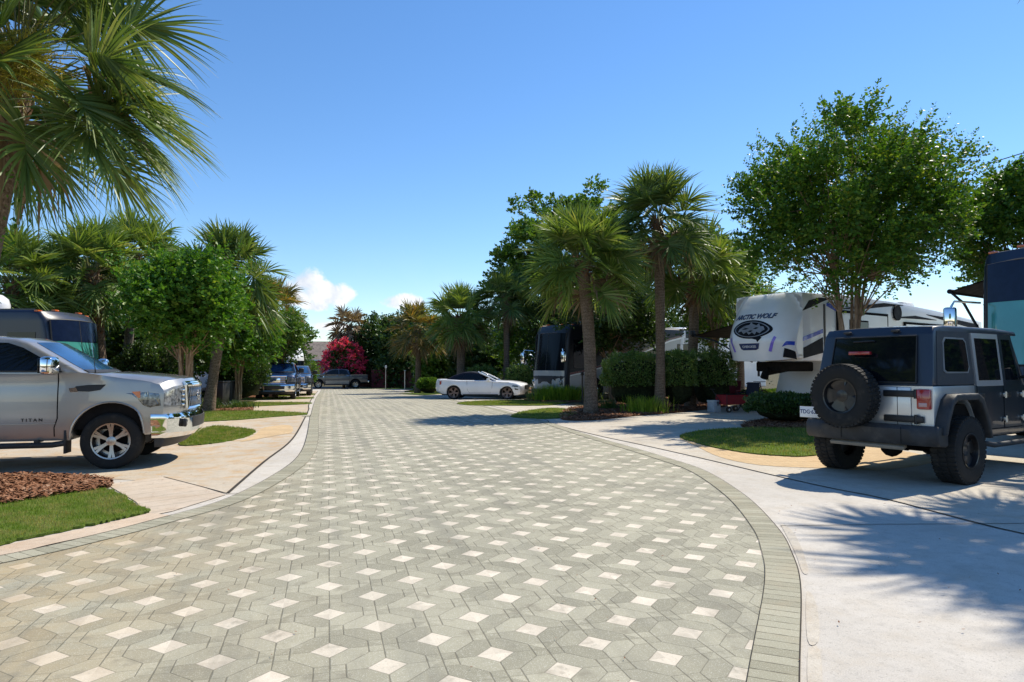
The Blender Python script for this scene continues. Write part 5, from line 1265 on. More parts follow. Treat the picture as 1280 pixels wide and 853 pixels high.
# ---------------------------------------------------------------- white convertible
def convertible(label, x, y, rz, z):
    T = thing('convertible', label, 'convertible car', (x, y, z), rz)     # origin mid wheelbase
    HW = .94; F_ = 1.36
    def df(x_, y_, z_):
        v = abs(y_) / HW; xx, yy, zz = x_, y_, z_
        if x_ > 1.5: xx -= .30 * v ** 3 * (x_ - 1.5) / .8
        if x_ < -1.7: xx += .30 * v ** 3 * (-1.7 - x_) / .6
        if z_ < .92: yy *= 1 - .07 * ((z_ - .62) / .35) ** 2
        else: yy *= 1 - .30 * ((z_ - .92) / .48)
        hb = .03 * max(0, 1 - abs(x_ + 1.25) / .7) + .015 * max(0, 1 - abs(x_ - 1.3) / .6); yy *= 1 + hb * (1 if z_ < .95 else 0)
        if z_ > .6 and x_ > .6: zz += .05 * (1 - v * v) * min(1, (x_ - .6)) - .05 * max(0, v - .8) / .2
        if z_ > .9 and x_ < .6: zz += .03 * (1 - v * v)
        return xx, yy, zz
    prof = [(2.02, .22), (2.27, .28), (2.34, .48), (2.34, .68), (2.26, .77), (1.95, .855), (1.4, .925), (.72, .975), (.2, .965), (-1.0, .97), (-1.6, 1.0), (-2.15, 1.015), (-2.36, .99), (-2.42, .82), (-2.44, .60), (-2.40, .40), (-2.15, .27), (-1.75, .25)] + arc(-F_, .345, .375, 195, 8, 2)[0:0] + arc(-F_, .345, .375, 192, -12, 16) + [(-.90, .20), (.90, .20)] + arc(F_, .345, .375, 192, -12, 16) + [(1.80, .22)]
    b = prism_bm(prof, -HW, HW, bev=.04, segs=3, deform=df, gx=.14, gz_=.1, gy=.16); part('body', b, P_WHITE, T)
    top = [(.28, .95), (-.02, 1.25), (-.18, 1.345), (-.5, 1.385), (-.9, 1.36), (-1.35, 1.22), (-1.80, .985), (-1.0, .94)]
    b = prism_bm(top, -HW * .93, HW * .93, bev=.03, deform=df, gx=.14, gz_=.1, gy=.16); part('soft_top', b, SOFTTOP, T)
    side_panel('side_window', [(.16, .99), (-.04, 1.19), (-.20, 1.275), (-.75, 1.285), (-.95, 1.0)], HW * .93, .02, GLASS, T, df)
    side_panel('side_window', [(-1.0, 1.0), (-.82, 1.27), (-1.1, 1.20), (-1.38, 1.01)], HW * .93, .02, GLASS, T, df)
    b = sheet_bm(lambda u, v: (.72 - .78 * u, (v - .5) * 1.9 * HW * (.92), .965 + .36 * u), 6, 8, .02, .03, df, flip=True); part('windshield', b, GLASSB, T)
    for s in (1, -1):
        tube_part('pillar', [df(.82, s * HW * .93, .955), df(.34, s * HW * .95, 1.17), df(-.06, s * HW * .95, 1.335), df(-.16, s * HW * .70, 1.37)], .038, P_WHITE, T, 8)
        bm = bmesh.new(); add_box(bm, (.42, s * 1.02, 1.0), (.16, .20, .13), None, .045); part('mirror', bm, P_WHITE, T)
        side_panel('headlight', [(1.66, .72), (1.74, .785), (2.12, .76), (2.22, .70), (1.9, .685)], HW, .03, LAMPD, T, df, sides=(s,), mat_off=.008)
        side_panel('bumper_vent', [(1.92, .50), (1.90, .58), (2.18, .54), (2.20, .50)], HW, .03, BLACKP, T, df, sides=(s,), mat_off=.006)
        side_panel('tail_light', [(-2.42, .74), (-2.42, .92), (-2.28, .93), (-2.30, .76)], HW, .03, REDL, T, df, sides=(s,), mat_off=.006)
        tube_part('door_seam', [df(x_, s * (HW + .001), z_) for x_, z_ in ((.62, .94), (.60, .6), (.52, .33), (-.55, .33), (-.66, .5), (-.68, .94))], .005, SEAM, T, 4)
        tube_part('body_crease', [df(x_, s * (HW + .001), z_) for x_, z_ in ((.9, .72), (.2, .76), (-.6, .80), (-1.6, .84))], .007, P_WHITE, T, 4)
        side_panel('sill', [(-.92, .20), (-.88, .27), (.88, .27), (.92, .20)], HW, .03, BLACKP, T, df, sides=(s,), mat_off=.01)
        for wx_ in (F_, -F_): wheel(T, wx_, s * .80, .345, .25, .255, 5, s, mat('dark_alloy', (.16, .12, .12), .3, .8), spoke_w=.11, twin=True, hub=.05)
    b = prism_bm([(2.10, .52), (2.35, .52), (2.35, .70), (2.1, .70)], -.66, .66, bev=.03, deform=df, gx=None, gz_=None, gy=.1)
    for v in b.verts: v.co.x += .012
    g = part('grille', b, BLACKP, T)
    b = prism_bm([(2.0, .25), (2.30, .28), (2.325, .40), (2.1, .42)], -.52, .52, bev=.02, deform=df, gx=None, gz_=None, gy=.1)
    for v in b.verts: v.co.x += .010
    part('air_intake', b, BLACKP, T)
    bm = bmesh.new(); add_box(bm, (0, 0, .30), (4.0, 1.5, .18)); add_box(bm, (F_, 0, .45), (.8, 1.66, .3)); add_box(bm, (-F_, 0, .45), (.8, 1.66, .3)); part('chassis', bm, UNDER, T)
    return T
x, y = cw(604, 35.3); convertible('white convertible with closed black soft top beside the sunny grass strip', x, y, rad(-22), gz(y))

# ---------------------------------------------------------------- distant pickups
x, y = cw(346, 35.6); pickup('dark blue pickup facing the camera under the crape myrtles', x, y, rad(-91), P_BLUET, .98, gz(y), 'slats')
x, y = cw(370, 44); pickup('dark grey pickup mostly hidden behind the dark blue one', x, y, rad(-90), P_GREYT, .98, gz(y), 'slats')
x, y = cw(398, 70.5); pickup('long grey blue pickup with beige lower doors parked across the road end', x, y, rad(182), P_GREYT, 1.02, gz(y), 'slats', lower=P_BEIGE, two_tone=True)
x, y = cw(366, 76); pickup('dark car nose glimpsed left of the far pickup', x, y, rad(5), P_BLUET, .9, gz(y), 'slats')
# ================================================================== MOTORHOMES AND TRAILERS
def coach(label, x, y, rz, L=11, H=3.5, W=2.5, body=None, lower=None, glass=None, kind='motorhome', cat='motorhome', slide=True, swoosh=None, rail=True, dome=False, awn=None, z=None, clear=.35, wheels=True, wsz=None, mirrors=True, group=None, roofm=None, mz=.64, my=.28):
    """nose at the origin plane x=0, body runs to -L"""
    z = gz(y) if z is None else z
    T = thing(kind, label, cat, (x, y, z), rz, group); HW = W / 2
    def df(x_, y_, z_):
        v = abs(y_) / HW; xx = x_
        if x_ > -.9: xx -= .30 * v ** 4 * (x_ + .9) / .9
        zz = z_ + (.05 * (1 - v * v) if z_ > H * .85 else 0)
        return xx, y_, zz
    prof = [(-.10, clear), (.0, clear + .12), (.02, 1.15), (-.05, 1.35), (-.22, H * .80), (-.34, H * .92), (-.55, H * .985), (-.9, H), (-L + .2, H), (-L, H - .15), (-L, clear + .1), (-L + 1.9, clear), (-L + 2.0, clear)]
    if wheels:
        a = [(-L + 3.1 - .55, clear)] + arc(-L + 3.1, .50, .54, 195, -12, 12)[1:] + [(-2.55, clear)] + arc(-2.0, .50, .54, 195, -12, 12)[1:]
        prof = prof[:-1] + a
    b = prism_bm(prof, -HW, HW, bev=.08, segs=3, deform=df, gx=.5, gz_=.3, gy=.25); part('body', b, body, T, sharp=35)
    # windshield
    z0, z1 = wsz or (1.42, H * .88)
    def wf(u, v):
        zz = z0 + (z1 - z0) * u
        return (-.05 - .17 * (zz - 1.35) / (H * .80 - 1.35), (v - .5) * 2 * HW * .90, zz)
    b = sheet_bm(wf, 6, 14, .012, .02, df, flip=True); ws = part('windshield', b, glass or GLASST, T)
    if glass is None or glass == GLASST:
        b = sheet_bm(lambda u, v: wf(.62 + .38 * u, v), 3, 14, .018, .004, df, flip=True); part('sun_visor', b, VISOR, ws)
    b = sheet_bm(lambda u, v: wf(u, .5 + (v - .5) * .012), 6, 1, .02, .02, df, flip=True); part('window_trim', b, BLACKP, ws)
    tube_part('window_trim', [df(*wf(u, v)) for u, v in ((0, 0), (0, .25), (0, .5), (0, .75), (0, 1), (1, 1), (1, .75), (1, .5), (1, .25), (1, 0), (0, 0))], .028, BLACKP, T, 5)
    for s in (1, -1):
        if lower is not None:
            side_panel('skirt', [(-.3, clear + .1), (-.3, 1.25), (-L + .1, 1.25), (-L + .1, clear + .14)] if not wheels else [(-2.62, clear + .03), (-2.62, 1.22), (-L + 3.72, 1.22), (-L + 3.72, clear + .03)], HW, .02, lower, T, df, sides=(s,), mat_off=.010)
        side_panel('driver_window', [(-.62, 1.55), (-.62, H * .80), (-1.5, H * .80), (-1.5, 1.55)], HW, .02, GLASS, T, df, sides=(s,), mat_off=.012)
        for i, (a, e) in enumerate(((-2.6, -3.8), (-5.2, -6.4), (-8.0, -9.0))):
            if -e < L - .5:
                side_panel('side_window', [(a, 1.75), (a, H * .78), (e, H * .78), (e, 1.75)], HW + (.14 if slide and i == 1 else 0), .02, GLASS, T, df, sides=(s,), mat_off=.016)
                tube_part('window_trim', [df(a_, s * (HW + .012 + (.14 if slide and i == 1 else 0)), z_) for a_, z_ in ((a, 1.75), (a, H * .78), (e, H * .78), (e, 1.75), (a, 1.75))], .018, BLACKP, T, 4)
        if slide: box_part('slide_out', (-5.8, s * (HW + .02), (1.2 + H * .93) / 2), (3.4, .25, H * .93 - 1.2), body, T, .04)
        for i in range(4):
            xx = -3.0 - i * 1.1
            if wheels and xx > -L + 3.9: tube_part('bay_seam', [df(xx, s * (HW + .012), clear + .08), df(xx, s * (HW + .012), 1.2)], .008, SEAM, T, 4)
        bm = bmesh.new(); add_box(bm, (.0 - .16, s * HW * .74, clear + .52), (.14, .36, .22), (0, 0, -s * .25), .04); h = part('headlight', bm, LENS, T)
        for q in (.9, .45): bm = bmesh.new(); add_box(bm, (-.62 - (.12 if q > .6 else 0), s * q * HW, H + (.03 if q < .6 else -.02)), (.12, .18, .05), None, .015); part('marker_light', bm, AMBER, T)
        if mirrors:
            r_ = tube_part('mirror', [(-.25, s * (HW - .03), H * (mz + .02)), (.12, s * (HW + my - .08), H * (mz + .03)), (.14, s * (HW + my - .02), H * mz)], .025, CHROME, T, 6)
            bm = bmesh.new(); add_box(bm, (.14, s * (HW + my), H * mz - .25), (.16, .24, .50), None, .05); bm_obj('mirror_cap', bm, CHROME, r_, sharp=50)
        if wheels:
            wheel(T, -2.0, s * (HW - .16), .48, .28, .30, 8, s, CHROME, twin=False, spoke_w=.16, hub=.12)
            wheel(T, -L + 3.1, s * (HW - .16), .48, .28, .30, 8, s, CHROME, twin=False, spoke_w=.16, hub=.12)
    if wheels:
        bm = bmesh.new(); add_box(bm, (-L / 2, 0, .62), (L - 1, W * .7, .3)); part('chassis', bm, UNDER, T)
    bm = bmesh.new(); add_box(bm, (.02, 0, clear + .10), (.10, W * .80, .22), None, .04); part('bumper', bm, lower or body, T)
    bm = bmesh.new(); add_box(bm, (-.02, 0, clear + .55), (.07, W * .42, .26), None, .03); part('grille', bm, BLACKP, T)
    for px_ in ((-6.5,) if dome else (-2.6, -6.5)):
        bm = bmesh.new(); add_box(bm, (px_, 0, H + .17), (1.0, .75, .26), None, .08, taper=.85); part('air_conditioner', bm, WHITEP if not dome else P_GELG, T)
    for s in (1, -1): tube_part('roof_rail', [(-.8, s * HW * .93, H + .02), (-L + .4, s * HW * .93, H + .02)], .025, body, T, 5)
    if dome:
        bm = bmesh.new(); add_lathe(bm, [(.42, 0), (.43, .18), (.38, .36), (.24, .48), (.0001, .52)], 24, 'z', dome + (H + .03,)); part('satellite_dome', bm, P_WHITE, T)
    if swoosh:
        for k, (m_, dz, th) in enumerate(((MAROON, .10, .10), (BLACKP, .24, .05), (P_WHITE, .0, .05))):
            up_ = [(-.28, 1.22 + dz), (-1.2, 1.32 + dz), (-3.2, 1.75 + dz), (-5.5, 2.4 + dz), (-7.4, 3.0 + dz), (-8.4, 3.2 + dz)]
            poly = up_ + [(a_, b_ - th * (1 + .5 * i / 3)) for i, (a_, b_) in enumerate(up_)][::-1]
            for s in (1, -1): side_panel('swoosh_stripe', poly, HW, .012, m_, T, df, sides=(s,), mat_off=.018 + k * .002)
        low = [(-.28, 1.2), (-1.2, 1.3), (-3.2, 1.73), (-5.5, 2.38), (-7.4, 2.95), (-8.4, 3.15), (-L + .2, 3.15), (-L + .2, clear + .1)] 
        low = low + [(-L + 3.72, clear + .03)] + arc(-L + 3.1, .50, .60, -15 + 0, 195, 10) + [(-2.66, clear + .03)] + arc(-2.0, .50, .60, 195, -15, 10)[0:0] + arc(-2.0, .50, .62, 195, -15, 10) + [(-.28, clear + .12)]
        low = [(-.28, 1.2), (-1.2, 1.3), (-3.2, 1.73), (-5.5, 2.38), (-7.4, 2.95), (-8.4, 3.15), (-L + .2, 3.15), (-L + .2, clear + .1), (-L + 2.4, clear + .03)] + arc(-L + 3.1, .50, .60, 220, -40, 12)[::1] + [(-2.66, clear + .03)] + arc(-2.0, .50, .62, 220, -40, 12) + [(-.28, clear + .12)]
        side_panel('lower_side', low, HW, .012, P_GELG, T, df, mat_off=.008)
        bm = sheet_bm(lambda u, v: (.012 - .02 * u, (v - .5) * 2 * HW * .93, clear + .12 + .95 * u), 3, 12, .012, .02, df, flip=True); part('front_cap', bm, P_GELG, T)
    if awn:
        s, a, e, outw, zt, drop = awn
        bm = bmesh.new(); add_tube(bm, [(a, s * (HW + outw), zt - drop), (e, s * (HW + outw), zt - drop)], .055, 10)
        vs = [bm.verts.new(p) for p in ((a, s * HW, zt), (e, s * HW, zt), (e, s * (HW + outw), zt - drop), (a, s * (HW + outw), zt - drop))]; bm.faces.new(vs)
        vs = [bm.verts.new((p[0], p[1], p[2] - .03)) for p in ((a, s * HW, zt), (e, s * HW, zt), (e, s * (HW + outw), zt - drop), (a, s * (HW + outw), zt - drop))]; bm.faces.new(vs)
        aw = part('awning', bm, FABBK, T, smooth=False)
        for q in (a - .03, e + .03): tube_part('awning_arm', [(q, s * (HW + .03), 1.6), (q, s * (HW + outw * .7), zt - drop - .3), (q, s * (HW + outw), zt - drop)], .03, DKMETAL, aw, 5)
    return T

# dark motorhome behind the silver pickup
x, y = cw(109, 20.2); coach('dark motorhome with teal windshield behind the silver pickup cab', x, y, rad(-15), L=9.5, H=3.12, W=2.35, body=P_NAVY, dome=(-2.6, -.3), slide=True, wsz=(1.3, 2.84), mirrors=False)
# navy motorhome at the right edge
x, y = cw(1310, 13.2); coach('navy motorhome at the right edge, its awning out over the trailer', x, y, rad(200), L=10.5, H=3.98, W=2.5, body=P_NAVY, awn=(-1, -1.2, -4.4, .95, 3.52, .26), slide=False, wsz=(1.55, 3.66), mz=.70, my=.40)
# silver-swoosh coach
x, y = cw(681, 32.5); coach('dark motorhome with silver lower side and maroon swoosh behind the palms', x, y, rad(201), L=11.5, H=3.6, body=P_DARKB, glass=mat('coach_glass', (.004, .006, .012), .12, spec=.12), swoosh=True, slide=False, lower=None)
x, y = cw(797, 40); coach('dark coach half hidden behind the hedge under the dark trees', x + .5, y, rad(200), L=9, H=3.3, body=P_DARKB, lower=P_WHITE, glass=GLASS, slide=False)

def trailer(label, x, y, rz, L=7.5, H=3.0, W=2.3, body=None, fifth=False, round_=.9, stripes=True, group=None, clear=.45):
    z = gz(y); T = thing('travel_trailer', label, 'travel trailer', (x, y, z), rz, group); HW = W / 2
    def df(x_, y_, z_):
        v = abs(y_) / HW; xx = x_ - (.35 * v ** 4 * (x_ + 1) if x_ > -1 else 0); return xx, y_, z_ + (.05 * (1 - v * v) if z_ > H * .9 else 0)
    r = round_
    prof = [(-.15, clear), (0, clear + .2), (0, H - r)] + [(-r * .8 + r * .8 * math.cos(t), H - r + r * math.sin(t)) for t in np.linspace(.2, PI / 2, 7)] + [(-L + .3, H), (-L, H - .25), (-L, clear)]
    b = prism_bm(prof, -HW, HW, bev=.06, segs=3, deform=df, gx=.4, gz_=.25, gy=.25); part('body', b, body or P_GELW, T)
    for s in (1, -1):
        side_panel('side_window', [(-1.6, 1.6), (-1.6, 2.2), (-2.8, 2.2), (-2.8, 1.6)], HW, .02, GLASS, T, df, sides=(s,), mat_off=.012)
        side_panel('side_window', [(-5.0, 1.6), (-5.0, 2.2), (-6.2, 2.2), (-6.2, 1.6)], HW, .02, GLASS, T, df, sides=(s,), mat_off=.012)
        if stripes:
            side_panel('stripe', [(-.4, 1.15), (-2.5, 1.35), (-L + .2, 2.3), (-L + .2, 1.9), (-2.5, 1.1), (-.4, .95)], HW, .012, DKMETAL, T, df, sides=(s,), mat_off=.010)
            side_panel('stripe', [(-.4, .90), (-2.5, 1.05), (-L + .2, 1.8), (-L + .2, 1.7), (-2.5, .96), (-.4, .82)], HW, .012, BLUEST, T, df, sides=(s,), mat_off=.012)
        wheel(T, -L * .62, s * (HW - .12), .36, .22, .2, 6, s, steel=True)
    side_panel('entry_door', [(-3.4, clear + .12), (-3.4, 2.45), (-4.1, 2.45), (-4.1, clear + .12)], HW, .02, P_GELG, T, df, sides=(-1, 1), mat_off=.008)
    b = sheet_bm(lambda u, v: (.0, (v - .5) * W * .72, clear + 1.0 + (H - r - clear - 1.05) * u), 2, 10, .014, .02, df, flip=True); part('front_window', b, GLASS, T)
    bm = bmesh.new(); add_tube(bm, [(-.2, .5, .45), (1.1, 0, .45), (-.2, -.5, .45)], .05, 6); add_tube(bm, [(.8, 0, .45), (.8, 0, .05)], .04, 6); add_box(bm, (.35, 0, .62), (.45, .5, .3), None, .05); part('tow_hitch', bm, DKMETAL, T)
    bm = bmesh.new(); add_box(bm, (-L / 2, 0, .5), (L * .9, W * .8, .15)); part('chassis', bm, UNDER, T)
    bm = bmesh.new(); add_box(bm, (-L * .45, 0, H + .14), (.9, .7, .25), None, .07, taper=.85); part('air_conditioner', bm, WHITEP, T)
    return T
x, y = cw(621, 57); trailer('small white trailer between the convertible and the swoosh motorhome', x, y, rad(200), L=8, H=3.1, body=P_GELW)
x, y = cw(822, 37); trailer('large white rounded trailer rising above the tall hedge', x, y, rad(205), L=9, H=3.75, W=2.45, round_=1.3, body=P_GELW, stripes=False)
x, y = cw(262, 35); trailer('white trailer with dark swirl stripes behind the dark palm trunk', x, y, rad(-30), L=8, H=3.2, body=P_GELW)
x, y = cw(372, 47); trailer('white trailer front showing just above the blue pickup', x, y, rad(-35), L=7, H=3.3, body=P_GELW)
x, y = cw(160, 33); trailer('dark trailer low behind the bare grey palm trunk', x, y, rad(-28), L=9, H=3.2, body=P_NAVY, stripes=False)

# ---- the white fifth-wheel trailer ---------------------------------------
def fifth_wheel(label, x, y, rz, L=13.2, H=3.86, W=2.45):
    T = thing('fifth_wheel_trailer', label, 'fifth-wheel trailer', (x, y, gz(y)), rz); HW = W / 2
    ZB = 1.72                                               # underside of the raised nose
    def capx(y_, z_):
        """front cap surface"""
        v = min(1, abs(y_) / HW)
        t = (z_ - ZB) / (H - ZB)
        f = 1.02 * (1 - max(0, t - .24) ** 1.9 * 1.5) - .28 * max(0, .28 - t) * 2.2
        return f - .62 * v ** 3.0
    def df(x_, y_, z_):
        v = min(1, abs(y_) / HW); xx = x_
        if x_ > 0:
            xx = x_ / 1.05 * max(.0, capx(y_, z_)) if z_ <= H else x_
        zz = z_
        if z_ > ZB + .2: zz = z_ - .16 * v ** 6 + .03 * (1 - v * v) * (z_ > H - .3)
        if x_ > -.2 and z_ < ZB + .35: zz += .10 * v ** 4
        return xx, y_, zz
    bm_ = prism_bm([(0, ZB), (.35, ZB), (.7, ZB), (1.05, ZB), (1.05, ZB + .7), (1.05, H - .9), (1.05, H - .35), (1.05, H - .02), (.7, H - .01), (.35, H), (0, H)], -HW, HW, bev=.0, deform=df, gx=.12, gz_=.10, gy=.09)
    cap = part('front_cap', bm_, P_GELW, T, sharp=60)
    side = [(0, ZB), (0, H), (-2.6, H + .06), (-5.5, H + .02), (-9, H - .14), (-L, H - .42), (-L, .62), (-7.0, .62), (-2.15, .62), (-2.45, ZB - .3), (-2.2, ZB)]
    b = prism_bm(side, -HW, HW, bev=.05, segs=2, deform=lambda a, b_, c_: (a, b_, c_ + (.04 * (1 - (b_ / HW) ** 2) if c_ > H * .85 else 0)), gx=.8, gz_=.5, gy=.3)
    body = part('body', b, P_GELW, T, sharp=35)
    nodf = lambda a, b_, c_: (a, b_, c_)
    def on_side(name, poly, m_, off_, parent=T, sides=(1, -1), bev=0):
        for s in sides:
            b = prism_bm(poly, s * (HW + off_), s * (HW - .01), bev=bev); part(name, b, m_, parent)
    def strip_side(name, pts, w, m_, off_, sides=(1, -1)):
        P = [Vector(p) for p in pts]; up = []; dn = []
        for i, p in enumerate(P):
            t = (P[min(i + 1, len(P) - 1)] - P[max(0, i - 1)]).normalized(); n_ = Vector((-t.y, t.x)); ww = w[i] if isinstance(w, (list, tuple)) else w
            up.append(tuple(p + n_ * ww / 2)); dn.append(tuple(p - n_ * ww / 2))
        on_side(name, up + dn[::-1], m_, off_, sides=sides)
    # graphics on the cap (local coords: seen from the front, left is +y)
    def wcap(x_, y_, z_, off_=.012): return (capx(y_, z_) / 1.0 * 1.0 + off_ + (x_), y_, z_ - .16 * min(1, abs(y_) / HW) ** 6)
    def cap_poly(name, pts, m_, off_, parent=cap):
        """flat drawing (y,z) -> on the cap; triangulated on a fine grid"""
        bm = bmesh.new(); f = bm.faces.new([bm.verts.new((0, a, b_)) for a, b_ in pts])
        for i in range(1, 50):
            bmesh.ops.bisect_plane(bm, geom=bm.verts[:] + bm.edges[:] + bm.faces[:], plane_co=(0, -HW + i * .05, 0), plane_no=(0, 1, 0), dist=1e-5)
        for i in range(1, 40):
            bmesh.ops.bisect_plane(bm, geom=bm.verts[:] + bm.edges[:] + bm.faces[:], plane_co=(0, 0, ZB + i * .06), plane_no=(0, 0, 1), dist=1e-5)
        bmesh.ops.triangulate(bm, faces=[f for f in bm.faces if len(f.verts) > 4])
        for v in bm.verts: v.co = Vector(wcap(0, v.co.y, v.co.z, off_))
        o = bm_obj(name, bm, m_, parent, smooth=True)
        return o
    BK = mat('decal_black', (.010, .011, .015), .6, spec=.15); DG = mat('decal_grey', (.24, .26, .29), .3, coat=.5); DW = mat('decal_pale', (.55, .58, .62), .3, coat=.5)
    DN = mat('decal_navy', (.015, .035, .12), .3, coat=.5)
    zc = 2.72
    # emblem: pointed black oval, grey running-animal head strokes
    el = []
    for i in range(40):
        t = 2 * PI * i / 40; el.append((.66 * math.cos(t) * (1 + .10 * abs(math.cos(t)) ** 6) + .0, zc + .30 * math.sin(t) - .02 * math.cos(t)))
    lg = cap_poly('emblem', el, BK, .012)
    ring = [(a * .88, zc + (b_ - zc) * .84) for a, b_ in el]; cap_poly('emblem_ring', ring, DG, .015, lg)
    ring2 = [(a * .82, zc + (b_ - zc) * .76) for a, b_ in el]; cap_poly('emblem_field', ring2, BK, .018, lg)
    head = [(.50, zc - .02), (.44, zc + .08), (.33, zc + .09), (.27, zc + .19), (.20, zc + .12), (.05, zc + .17), (-.02, zc + .23), (-.07, zc + .15), (-.25, zc + .12), (-.42, zc + .02), (-.46, zc - .08), (-.32, zc - .05), (-.22, zc - .14), (-.12, zc - .08), (-.02, zc - .17), (.08, zc - .10), (.20, zc - .17), (.24, zc - .08), (.36, zc - .14), (.42, zc - .07)]
    cap_poly('emblem_head', head, DG, .021, lg)
    for pts in ([(.30, zc + .04), (.20, zc + .06), (.10, zc + .02), (.20, zc + .0)], [(-.05, zc + .04), (-.20, zc + .05), (-.32, zc - .0), (-.16, zc - .0)], [(.10, zc - .04), (0, zc - .03), (-.08, zc - .07), (.04, zc - .09)]):
        cap_poly('emblem_eye', pts, BK, .024, lg)
    cap_poly('emblem_fang', [(.34, zc - .24), (.44, zc - .27), (.30, zc - .42), (.26, zc - .34), (.10, zc - .30)], BK, .013, lg)
    # nameplate ribbon
    cap_poly('name_ribbon', [(.36, 2.27), (-.40, 2.27), (-.34, 2.10), (-.26, 2.06), (.22, 2.06), (.30, 2.10)], DN, .012)
    Mc = Matrix(((0, 0, 1, 0), (1, 0, 0, 0), (0, 1, 0, 0), (0, 0, 0, 1)))
    def tx(s, size, zpos, m_, xs, off_, bold, shear=0):
        M = Matrix(((0, 0, 1, 0), (1, 0, 0, -.02), (0, 1, 0, zpos), (0, 0, 0, 1)))
        text_obj('lettering', s, size, m_, cap, M, ext=.002, bold=bold, xs=xs, warp=lambda a, b_, c_: wcap(a, b_, c_, off_), shear=shear)
    tx('ARCTIC WOLF', .21, 3.13, BK, 1.02, .014, .010, .25)
    tx('ARCTIC WOLF', .195, 3.135, mat('decal_blue_grey', (.10, .17, .34), .3, coat=.5), 1.10, .020, .0, .25)
    tx('CHEROKEE', .10, 2.165, DW, 1.0, .018, .003)
    for s in (1, -1):
        cap_poly('accent_stripe', [(s * .60, 2.02), (s * .68, 2.0), (s * .84, 2.46), (s * .78, 2.5)] if s > 0 else [(-.78, 2.5), (-.84, 2.46), (-.68, 2.0), (-.60, 2.02)], PURP, .013)
    # dark wedge between cap and side + blue band
    for s in (1, -1):
        yy = s * HW
        def cside(name, pts, m_, off_):
            b = prism_bm(pts, s * (HW + off_), s * (HW - .02)); 
            part(name, b, m_, T)
        cside('side_graphic', [(.0, 2.12), (-1.10, 2.48), (-1.10, 1.98), (-.02, 1.80)], BK, .010)
        cside('side_graphic', [(.0, 2.33), (-1.1, 2.62), (-1.10, 2.74), (.0, 2.46)], BLUEST, .012)
        cside('side_graphic', [(.0, 3.28), (-.35, 3.62), (-.9, 3.74), (-1.7, 3.78), (-1.1, 3.62), (-.5, 3.42)], BK, .010)
        cap_poly('cap_graphic', ([(s * (HW - .015), 2.34), (s * (HW - .015), 2.46), (s * 1.05, 2.38), (s * .95, 2.18), (s * 1.05, 2.26)]) [::s], BLUEST, .012)
        cap_poly('cap_graphic', ([(s * (HW - .015), 2.15), (s * (HW - .015), 1.90), (s * .93, 1.86), (s * 1.0, 2.16)])[::s], BK, .012)
    # side: slide-out with black frame, windows, swooshes, marker
    def frame(x0, x1, z0, z1, off_, m_in, fr=.07):
        on_side('slide_frame', [(x0, z0), (x1, z0), (x1, z1), (x0, z1)], SEAM, off_)
        on_side('slide_out', [(x0 - fr, z0 + fr), (x1 + fr, z0 + fr), (x1 + fr, z1 - fr), (x0 - fr, z1 - fr)], m_in, off_ + .012)
    on_side('corner_trim', [(-1.16, 1.2), (-1.16, 3.55), (-1.26, 3.55), (-1.26, 1.2)], BLACKP, .014)
    frame(-1.9, -5.2, 1.7, 3.40, .05, P_GELW, .09)
    frame(-6.4, -9.8, 1.5, 3.18, .05, P_GELW, .09)
    frame(-8.0, -9.2, 2.1, 2.85, .075, GLASS, .05)
    frame(-2.6, -3.8, 2.4, 3.1, .075, GLASS, .05)
    strip_side('swoosh', [(-2.3, 3.46), (-3.5, 3.56), (-5.0, 3.72), (-6.4, 3.78)], [.02, .14, .14, .02], BK, .012)
    strip_side('swoosh', [(-5.6, 3.30), (-7.3, 3.38), (-9.0, 3.34)], [.02, .12, .02], BK, .012)
    strip_side('swoosh', [(-1.35, 3.55), (-1.9, 3.45), (-2.6, 3.25)], [.10, .20, .03], mat('decal_blue2', (.02, .07, .5), .3), .014)
    strip_side('swoosh', [(-8.2, 3.52), (-10, 3.40), (-12.8, 3.20)], [.02, .16, .22], BK, .012)
    on_side('vent_cover', arc(-5.9, 3.48, .28, 0, 345, 16), BK, .06)
    on_side('lower_band', [(-2.35, .66), (-2.5, 1.30), (-L + .1, 1.30), (-L + .1, .66)], mat('skirt_beige', (.46, .45, .42), .4), .012)
    on_side('storage_door', [(-3.0, .74), (-3.15, 1.50), (-5.6, 1.50), (-5.6, .74)], BLACKP, .02)
    on_side('storage_door', [(-3.05, .79), (-3.18, 1.45), (-5.55, 1.45), (-5.55, .79)], mat('skirt_beige2', (.50, .49, .46), .4), .030)
    # pin box, legs, chassis, wheels
    bm = bmesh.new(); add_box(bm, (-.9, 0, ZB - .18), (1.9, .9, .32), None, .05); add_tube(bm, [(-1.2, 0, ZB - .2), (.15, 0, ZB - .35), (.25, 0, ZB - .55)], .13, 8); part('pin_box', bm, UNDER, T)
    for s in (1, -1): tube_part('landing_leg', [(-2.6, s * .9, 1.3), (-2.6, s * .9, .06)], .055, DKMETAL, T, 8)
    bm = bmesh.new(); add_box(bm, (-8, 0, .56), (9.5, 1.8, .16)); part('chassis', bm, UNDER, T)
    for s in (1, -1):
        for wx_ in (-7.6, -8.6): wheel(T, wx_, s * (HW - .14), .39, .24, .22, 6, s, steel=True)
    # roof: air conditioner, ladder hidden; awning on the far side
    for q in (-4.2, -8.8): bm = bmesh.new(); add_box(bm, (q, 0, H + .12), (1.0, .75, .26), None, .07, taper=.85); part('air_conditioner', bm, WHITEP, T)
    bm = bmesh.new()
    for zt in (0, -.03):
        vs = [bm.verts.new(p) for p in ((-.9, -HW, 3.20 + zt), (-5.4, -HW, 3.20 + zt), (-5.4, -HW - 2.6, 2.72 + zt), (-.9, -HW - 2.6, 2.72 + zt))]; bm.faces.new(vs)
